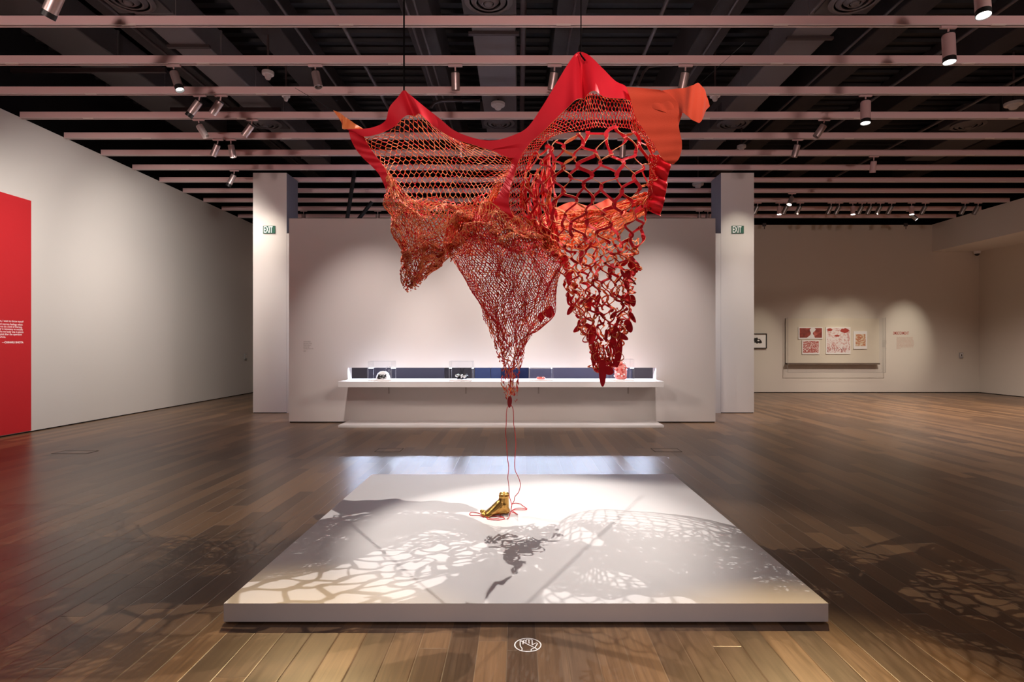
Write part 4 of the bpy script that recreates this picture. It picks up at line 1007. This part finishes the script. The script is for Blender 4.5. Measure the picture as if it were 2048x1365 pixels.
# -- wide ribbon net running down into the right tentacle
NR_rows = [
 ([(1062, 318), (1086, 290), (1120, 270), (1165, 262), (1205, 257), (1245, 257), (1284, 275), (1310, 304)], [4.15, 4.1, 4.06, 4.04, 4.04, 4.04, 4.05, 4.05]),
 ([(1048, 358), (1080, 340), (1120, 322), (1165, 312), (1208, 308), (1250, 312), (1290, 322), (1316, 340)], [4.16, 4.0, 3.9, 3.85, 3.85, 3.88, 3.95, 4.05]),
 ([(1047, 400), (1078, 385), (1120, 372), (1165, 362), (1208, 360), (1250, 365), (1288, 374), (1304, 385)], [4.18, 4.0, 3.88, 3.82, 3.82, 3.86, 3.95, 4.1]),
 ([(1062, 442), (1086, 428), (1122, 420), (1165, 415), (1205, 416), (1245, 420), (1274, 424), (1294, 428)], [4.2, 4.05, 3.94, 3.88, 3.88, 3.92, 4.0, 4.15]),
 ([(1092, 482), (1106, 474), (1132, 470), (1165, 468), (1200, 470), (1234, 472), (1262, 472), (1284, 470)], [4.2, 4.1, 4.0, 3.95, 3.95, 4.0, 4.06, 4.16]),
 ([(1120, 520), (1128, 518), (1146, 518), (1172, 520), (1200, 522), (1230, 524), (1256, 522), (1274, 518)], [4.25, 4.15, 4.08, 4.02, 4.02, 4.05, 4.12, 4.2]),
 ([(1135, 575), (1142, 576), (1156, 577), (1178, 578), (1202, 578), (1228, 578), (1252, 576), (1267, 572)], [4.3, 4.22, 4.14, 4.08, 4.08, 4.1, 4.16, 4.24]),
 ([(1155, 632), (1161, 634), (1172, 636), (1188, 637), (1208, 637), (1230, 635), (1250, 632), (1262, 626)], [4.3, 4.24, 4.2, 4.14, 4.14, 4.16, 4.2, 4.28]),
 ([(1178, 690), (1183, 692), (1191, 694), (1202, 695), (1215, 694), (1228, 691), (1240, 687), (1248, 680)], [4.3, 4.26, 4.24, 4.2, 4.2, 4.22, 4.24, 4.3]),
 ([(1192, 738), (1195, 740), (1199, 742), (1205, 743), (1212, 742), (1218, 740), (1223, 737), (1227, 732)], [4.3, 4.28, 4.27, 4.26, 4.26, 4.27, 4.28, 4.3])]
NRp = Patch([rowY(a, b) for a, b in NR_rows], fold=0.012, ff=(5, 9), seed=7, px_fold=0.02)
mb = MB()
net(mb, NRp, 8, 10, 0.026, thick=0.004, twist=1.25, seed=61, mats=(0, 1, 2), jit=0.26, v0=0.0, v1=0.5, S=11, mid=0.66, wvar=0.4, curl=0.014, hexy=1.25, umap=lambda u: np.clip(u, 0, 1) ** 1.3)
mb.build('wide_ribbon_net', RED3, sculpt)
# ribbons gathered on the left of the wide net, running together at its lower corner
mb = MB(); rng = np.random.RandomState(44)
for k in range(17):
    q = k / 16.0
    xs, ys = 1046 + 62 * q ** 1.1 + rng.uniform(-3, 3), 372 - 60 * q + rng.uniform(-14, 14)
    xe, ye = 1098 + 16 * q + rng.uniform(-3, 3), 488 + rng.uniform(-6, 8)
    pts = []
    for r in np.linspace(0, 1, 9):
        bow = -16 * (1 - q) * math.sin(PI * r) ** 1.0
        pts.append((xs + (xe - xs) * r ** 1.6 + bow + rng.uniform(-2.5, 2.5), ys + (ye - ys) * r, 4.16 - 0.10 * q * math.sin(PI * r) + 0.05 * r + rng.uniform(-.015, .015)))
    pa = Patch([pts, pts]); sv = np.linspace(0, 1, 46); p = pa(sv, sv * 0)
    w_ = 0.012 + 0.013 * np.abs(np.sin(sv * PI * 5 + k))
    ribbons(mb, p[None], np.repeat(np.array([[[0.25, -1, 0.1]]]), 46, 1), w_[None], 0.0035, (1.0 * np.sin(sv * PI * 5 + k * 1.7))[None], (0, 1, 2))
mb.build('gathered_ribbons', RED3, sculpt)
mb = MB()
net(mb, NRp, 8, 19, 0.019, thick=0.0035, twist=1.4, seed=62, mats=(0, 1, 2), jit=0.3, v0=0.49, v1=1.0, S=9, mid=0.75, wvar=0.6, curl=0.032, drop=lambda u, v: 0.05 + 0.45 * np.clip((v - 0.45) / 0.5, 0, 1))
mb.build('tentacle_net', RED3, sculpt)
# back wall of the right tentacle
NRb = Patch([[(p[0] + (1200 - p[0]) * 0.05, p[1] + 3, y + 0.32 * (1 - k / 5.0) + 0.05) for p, y in zip(a, b)] for k, (a, b) in enumerate(NR_rows[4:])], fold=0.03, ff=(5, 9), seed=8, px_fold=0.02)
mb = MB()
net(mb, NRb, 12, 22, 0.015, thick=0.003, twist=1.2, seed=63, mats=(1, 0, 2), jit=0.22, S=7, mid=0.7, wvar=0.5, curl=0.015, drop=lambda u, v: 0.1 + 0.5 * v)
mb.build('tentacle_back', RED3, sculpt)

# leaves and petals
def leaf(mb, p, d, L, w, seed, mats=(0, 1, 2), bend=0.15, roll=0.6):
    rng = np.random.RandomState(seed); p = np.array(p, float); d = np.array(d, float); d /= np.linalg.norm(d)
    S = 13; s = 0.5 - 0.5 * np.cos(PI * np.linspace(0, 1, S))
    side = np.array([rng.uniform(-1, 1), rng.uniform(-1, 1), rng.uniform(-.4, .4)])
    path = p + d * (L * s)[:, None] + side * (bend * L * s * s)[:, None]
    nr = np.array([rng.uniform(-.8, .8) * roll, -1, rng.uniform(-.3, .3) * roll])
    wd = w * np.maximum(np.sqrt(np.clip(1 - (2 * s ** 0.8 - 1) ** 2, 0, 1)), 0.22)
    ribbons(mb, path[None], np.repeat(nr[None, None], S, 1), wd[None], 0.0035, (rng.uniform(-roll, roll) * s)[None], mats)
random.seed(77)
for k in range(34):
    mb = MB()
    v = random.uniform(0.52, 0.9); u = random.choice([random.uniform(0.6, 1), random.uniform(0, 1), random.uniform(0.75, 1)])
    p = NRp([u], [v])[0]; a = random.uniform(-0.9, 0.9)
    leaf(mb, p, (math.sin(a), random.uniform(-.5, .2), -math.cos(a)), random.uniform(0.05, 0.10), random.uniform(0.022, 0.042), k)
    mb.build('leather_petal', RED3, sculpt, smooth=False)
big = [((1205, 716, 4.20), (0.0, -0.02, -1), 0.205, 0.054), ((1208, 738, 4.23), (0.8, -0.05, -0.35), 0.075, 0.060), ((1200, 715, 4.27), (-0.1, -.1, -1), 0.06, 0.05),
       ((1188, 655, 4.24), (-0.25, -.2, -1), 0.13, 0.058), ((1178, 600, 4.2), (-0.2, -.2, -1), 0.09, 0.05), ((1252, 640, 4.22), (0.4, -.2, -1), 0.10, 0.055), ((1240, 680, 4.25), (-0.1, 0, -1), 0.20, 0.05),
       ((1186, 700, 4.27), (0.05, 0, -1), 0.12, 0.035), ((1090, 618, 4.3), (0.4, -0.1, -0.6), 0.075, 0.06), ((1098, 612, 4.3), (0.3, -.1, -1), 0.08, 0.05), ((1084, 625, 4.3), (-0.2, -.1, -0.9), 0.075, 0.05),
       ((1138, 545, 4.2), (0, -.2, -1), 0.10, 0.045), ((1128, 510, 4.2), (0.1, -.2, -1), 0.12, 0.045), ((1262, 590, 4.2), (0.2, -.2, -1), 0.09, 0.05), ((1268, 530, 4.2), (0.3, -.2, -1), 0.06, 0.04),
       ((1165, 500, 4.0), (-0.2, -.2, -1), 0.10, 0.03), ((1198, 590, 4.1), (-.3, -.2, -1), 0.09, 0.035)]
for k, (c, d, L, w) in enumerate(big):
    mb = MB(); leaf(mb, P(*c), d, L, w, 300 + k, bend=0.04, roll=0.25); mb.build('leather_petal', RED3, sculpt)
# loops at the tentacle end
mb = MB()
for k, pts in enumerate([[(1186, 690), (1184, 715), (1187, 735), (1194, 742), (1202, 744)], [(1236, 690), (1234, 712), (1226, 730), (1216, 735), (1210, 738)], [(1196, 690), (1194, 712), (1200, 728), (1206, 735)],
                         [(1218, 688), (1222, 705), (1216, 722), (1209, 734)], [(1206, 690), (1208, 706), (1203, 718), (1205, 730)]]):
    pa = Patch([rowY(pts, [4.27] * len(pts))] * 2); s = np.linspace(0, 1, 16)
    p = pa(s, s * 0)
    ribbons(mb, p[None], np.repeat(np.array([[[0.3, -1, 0.1]]]), 16, 1), np.full((1, 16), 0.016), 0.0035, (0.8 * np.sin(s * 5 + k))[None], (0, 1, 2))
mb.build('end_loops', RED3, sculpt)

# -- inner tray: gathered orange strands at the back of the right bag
TR = [[(1064, 452, 4.3), (1100, 432, 4.75), (1150, 424, 5.0), (1200, 416, 5.1), (1250, 402, 5.0), (1302, 386, 4.6)],
      [(1070, 462, 4.25), (1104, 452, 4.6), (1150, 447, 4.85), (1200, 438, 4.9), (1250, 420, 4.85), (1300, 398, 4.55)],
      [(1078, 474, 4.25), (1110, 474, 4.5), (1150, 473, 4.7), (1195, 464, 4.75), (1245, 440, 4.7), (1296, 412, 4.5)],
      [(1100, 488, 4.25), (1122, 494, 4.4), (1155, 497, 4.55), (1190, 490, 4.6), (1236, 462, 4.6), (1288, 430, 4.5)]]
TR = [[(x, y, 4.22 + (Y - 4.22) * 0.62) for (x, y, Y) in r] for r in TR]
TRp = Patch(TR, fold=0.05, ff=(4, 10), seed=12, px_fold=0.02)
mb = MB()
net(mb, TRp, 26, 24, 0.011, twist=0.9, seed=71, mats=(1, 0, 2), jit=0.18, alt=0.3)
# long gathered strips
S = 40; s = np.linspace(0.02, 0.98, S); rng = np.random.RandomState(9)
for k in range(30):
    v = rng.uniform(0.0, 0.95); p = TRp(s, np.clip(v + 0.04 * np.sin(s * 6 + k), 0, 1)); n = TRp.frame(s, np.full(S, v))
    ribbons(mb, p[None] + rng.normal(0, 0.008, 3), n[None], np.full((1, S), rng.uniform(0.007, 0.015)), 0.003, (1.1 * np.sin(s * 14 + k))[None], (1, 0, 2))
mb.build('inner_tray', RED3, sculpt)
mb = MB()
strip(mb, [(1108, 420, 4.87), (1122, 412, 4.88), (1140, 404, 4.89), (1158, 408, 4.90), (1178, 412, 4.91), (1200, 406, 4.90), (1218, 398, 4.88), (1232, 410, 4.87), (1250, 414, 4.85)],
          [(1105, 462, 4.67), (1122, 462, 4.70), (1140, 460, 4.73), (1158, 458, 4.73), (1178, 456, 4.75), (1200, 452, 4.75), (1218, 446, 4.73), (1236, 440, 4.73), (1256, 432, 4.73)], 50, 10, wob=0.01, mats=(1, 0, 2))
mb.build('back_panel', ['leather_red', 'suede_red', 'suede_orange'], sculpt, smooth=True)
# ribbed strip along the right edge
mb = MB()
net(mb, Patch([[(1298, 310, 4.02), (1299, 350, 4.1), (1296, 390, 4.16), (1288, 425, 4.2)], [(1322, 312, 4.0), (1316, 350, 4.08), (1308, 390, 4.14), (1300, 420, 4.18)]]), 26, 6, 0.012, twist=0.7, seed=81, mats=(1, 0, 2))
mb.build('right_ribbing', RED3, sculpt)
# -- tail drop
mb = MB(); leaf(mb, P(1020, 793, 4.5), (-0.06, 0, -1), 0.088, 0.036, 501, mats=(0, 0, 0), bend=0.0); mb.build('tail_drop', ['leather_dark'], sculpt)
# -- hanging cords
def cord(p0, p1, name='hanging_cord', r=0.004, m='cord_black'):
    MB().tube([p0, p1], r, 6).build(name, m, sculpt)
a = P(808, 181, 4.22); cord(a, (a.x, a.y, 6.24), r=0.006)
a = P(1162, 105, 4.10); cord(a, (a.x, a.y, 6.24))
a = P(668, 222, 4.5); cord(a, P(590, 176, 5.6), r=0.0018)
a = P(1397, 170, 3.83); cord(a, P(1490, 85, 4.9), r=0.0012)
a = P(950, 278, 4.12)
MB().tube([P(1160, 106, 4.06), P(1163, 112, 4.05), P(1170, 121, 4.03)], 0.006, 6).build('cord_knot', 'cord_black', sculpt)

# -- red string from the tail to the foot, with its loops on the platform
def smooth_pts(pts, k=6):
    out = []
    n = len(pts)
    for i in range(n - 1):
        p0, p1, p2, p3 = pts[max(i - 1, 0)], pts[i], pts[i + 1], pts[min(i + 2, n - 1)]
        for q in range(k):
            s = q / k
            out.append(0.5 * ((2 * p1) + (-p0 + p2) * s + (2 * p0 - 5 * p1 + 4 * p2 - p3) * s * s + (-p0 + 3 * p1 - 3 * p2 + p3) * s ** 3))
    out.append(pts[-1]); return out
YF = fc.y
zz_ = lambda zx, zy: (900 + zx / 4.875, 780 + zy / 4.875)
st = thing('red_string', 'thin red string looping from the net tail down around the golden foot', 'string', (P(1018, 1010, YF - 0.02).x, YF, PZ))
s1 = [P(*zz_(x, y), 4.5) for x, y in [(560, 165), (550, 230), (548, 330), (543, 420), (552, 540), (560, 660), (572, 760), (564, 860), (575, 950), (577, 1030), (590, 1080)]]
s1 += [P(*zz_(x, y), 4.42) for x, y in [(602, 1120), (600, 1150)]] + [G(*zz_(590, 1195), PZ + 0.004)]
s2 = [P(*zz_(x, y), 4.5) for x, y in [(597, 150), (615, 190), (620, 260), (622, 340), (634, 420), (643, 540), (634, 640), (632, 770), (660, 840), (680, 890), (686, 940), (668, 1000), (632, 1045), (625, 1085), (605, 1120)]]
s2 += [G(*zz_(590, 1195), PZ + 0.005)]
MB().tube(smooth_pts(s1), 0.0026, 6).tube(smooth_pts(s2), 0.0026, 6).build('hanging_strands', 'string_red', st, smooth=True)
lp = MB()
for k, L in enumerate([[(590, 1195), (500, 1210), (480, 1235), (380, 1238), (370, 1268), (480, 1275), (530, 1262), (490, 1240), (430, 1235), (330, 1240), (290, 1212), (230, 1200), (198, 1205), (200, 1228), (290, 1232), (330, 1250)],
          [(590, 1190), (640, 1165), (690, 1160), (750, 1168), (700, 1130), (690, 1120), (640, 1112), (600, 1120)],
          [(590, 1195), (640, 1212), (660, 1222), (610, 1180), (730, 1178), (752, 1168)], [(590, 1195), (580, 1240), (560, 1270)],
          [(330, 1205), (310, 1225), (380, 1262), (440, 1268), (520, 1250)]]):
    zl = PZ + 0.0032 + 0.001 * k
    pts = []
    for (x, y) in L:
        g = G(*zz_(x, y), PZ); g.z = zl; pts.append(g)
    lp.tube(smooth_pts(pts), 0.0026, 6)
lp.build('floor_loops', 'string_red', st, smooth=True)

# ------------------------------------------------------------------ lights
def spot(p, target, power, size=40, blend=0.6, color=(1, 0.93, 0.84), radius=0.04):
    d = bpy.data.lights.new('lamp', 'SPOT'); d.energy = power; d.spot_size = math.radians(size); d.spot_blend = blend; d.color = color; d.shadow_soft_size = radius
    o = bpy.data.objects.new('spot_lamp', d); col.objects.link(o); o.location = p
    o.rotation_euler = (Vector(target) - Vector(p)).to_track_quat('-Z', 'Y').to_euler()
    return o
def area(p, target, power, sx, sy, color=(1, 0.95, 0.9)):
    d = bpy.data.lights.new('lamp', 'AREA'); d.energy = power; d.shape = 'RECTANGLE'; d.size = sx; d.size_y = sy; d.color = color
    o = bpy.data.objects.new('area_lamp', d); col.objects.link(o); o.location = p
    o.rotation_euler = (Vector(target) - Vector(p)).to_track_quat('-Z', 'Y').to_euler()
    return o
W1 = (1.0, 0.90, 0.78); W2 = (1.0, 0.94, 0.88)
# keys over the net, left and right
spot((2.05, 4.85, 4.75), (-0.7, 4.3, 0.9), 760, 60, 0.5, W2, 0.006)
spot((-1.95, 5.3, 4.75), (0.1, 4.25, 0.9), 720, 39, 0.4, W2, 0.006)
spot((0.45, 7.5, 4.7), (0.1, 3.4, 0.6), 110, 40, 0.6, W1, 0.008)
# from the front on to the net
spot((-2.6, 0.9, 4.7), (-0.1, 4.3, 2.75), 260, 30, 0.8, W2, 0.05)
spot((2.6, 0.9, 4.7), (0.5, 4.2, 2.9), 260, 30, 0.8, W2, 0.05)
spot((-3.0, 1.2, 4.7), (-1.25, 4.4, 3.15), 300, 17, 0.9, W2, 0.05)  # small lamp added to brighten the left tip
spot((3.3, 1.0, 4.7), (1.15, 3.85, 3.05), 420, 19, 0.9, W2, 0.05)  # small lamp added to brighten the right flap
spot((0.3, -4.2, 2.6), (0.1, 2.95, 0.05), 360, 32, 1.0, (1, 0.80, 0.78), 0.3)  # low fill lamp added behind the camera for the platform front
# floor in front, warm
spot((-2.6, 7.5, 4.7), (-0.9, 1.6, 0.0), 2500, 22, 0.9, (1, 0.70, 0.34), 0.01)
spot((3.2, 6.6, 4.7), (1.0, 1.6, 0.0), 1900, 22, 0.9, (1, 0.70, 0.34), 0.01)
# cool spill over the top of the partition
# light strip in the head of the slot: shelf top, jambs and a low band over the floor
area((-0.31, YP + 0.012, SZ1 - 0.008), (-0.31, YP - 0.6, SZ1 - 1.0), 112, 5.5, 0.012, (0.66, 0.77, 1.0))
# left wall
spot((-3.9, 8.4, 4.6), (-7.9, 10.6, 2.3), 520, 80, 1.0, W2, 0.1)
spot((-4.9, 6.0, 4.7), (-7.9, 8.2, 2.3), 520, 70, 1.0, W2, 0.1)
spot((-4.8, 10.2, 4.6), (-7.9, 13.0, 2.4), 260, 90, 1.0, W2, 0.1)
# partition and shelf
for xx in (-2.7, -0.9, 0.8, 2.5):
    spot((xx * 0.95, 8.0, 4.7), (xx, YP, 1.3), 400, 50, 1.0, (1, 0.86, 0.81), 0.06)
for xx in (-2.42, -1.02, 0.38, 1.78):
    spot((xx, 8.9, 4.7), (xx, 10.4, SZ), 110, 22, 0.7, (0.92, 0.95, 1.0), 0.03)
for sx in (-1, 1):
    spot((6.3 * sx, 3.2, 4.7), (-0.8 * sx, YP, 0.9), 800, 40, 1.0, (1, 0.84, 0.74), 0.5)
# exit signs and columns
for xx in (X(539, YC), X(1475, YC)):
    spot((xx, 10.6, 4.8), (xx, YC, 3.62), 75, 34, 1.0, (1, 0.93, 0.78), 0.03)
    spot((xx, 9.2, 4.7), (xx, YC, 1.9), 230, 36, 1.0, W2, 0.05)
# back wall pools
spot((BX(1508), 14.7, 4.75), (BX(1515), YB, 1.5), 190, 26, 1.0, (1, 0.93, 0.76), 0.04)
spot((BX(1640), 14.7, 4.75), (BX(1640), YB, 1.62), 210, 32, 1.0, (1, 0.93, 0.76), 0.04)
spot((BX(1690), 14.7, 4.75), (BX(1700), YB, 1.55), 210, 32, 1.0, (1, 0.93, 0.76), 0.04)
spot((BX(1810), 14.7, 4.75), (BX(1806), YB, 1.6), 400, 28, 1.0, (1, 0.94, 0.80), 0.04)
# cool light in the bay behind the partition
spot((-3.0, 11.6, 4.6), (-2.0, 11.7, 0.5), 620, 110, 1.0, (0.66, 0.73, 1.0), 0.1)
spot((2.4, 11.6, 4.6), (1.4, 11.7, 0.5), 620, 110, 1.0, (0.66, 0.73, 1.0), 0.1)
# general gallery light: wide fill lamps added at track height, without housings
for (xx, yy, pw) in ((8.5, 9.3, 800), (9.5, 13.0, 1500), (7.0, 4.0, 150), (-6.0, 3.0, 130), (8.5, 3.0, 220), (-4.5, -2.0, 110), (5.0, -2.0, 110), (-5.8, 11.5, 120), (5.6, 11.0, 160)):
    spot((xx, yy, 4.75), (xx, yy + 0.4, 0), pw, 130, 1.0, (1, 0.87, 0.80), 0.15)
# unseen lamps added to imitate light scattered back up to the tracks
for xx in (-4.5, 0.5, 6.0):
    spot((xx, -1.2, 3.7), (xx * 1.2, 8.5, 6.2), 850, 56, 1.0, (1, 0.76, 0.71), 0.3)

w = bpy.data.worlds.new('world'); sc.world = w; w.use_nodes = True
w.node_tree.nodes['Background'].inputs[0].default_value = (0.02, 0.018, 0.018, 1)

# ------------------------------------------------------------------ camera
cam = bpy.data.cameras.new('camera'); co = bpy.data.objects.new('camera', cam); col.objects.link(co)
co.location = (0, 0, H); co.rotation_euler = (PI / 2, 0, 0)
cam.sensor_fit = 'HORIZONTAL'; cam.sensor_width = 36; cam.lens = 36 * F / 2048
cam.shift_x = (1024 - CX) / 2048; cam.shift_y = (CY - 682.5) / 2048
cam.clip_start = 0.05; cam.clip_end = 100
sc.camera = co
sc.view_settings.view_transform = 'Standard'; sc.view_settings.look = 'None'; sc.view_settings.exposure = 0.0
sc.cycles.use_denoising = True
try: sc.cycles.denoiser = 'OPENIMAGEDENOISE'
except Exception: pass
sc.cycles.max_bounces = 8; sc.cycles.diffuse_bounces = 4; sc.cycles.transparent_max_bounces = 16
sc.cycles.sample_clamp_indirect = 8
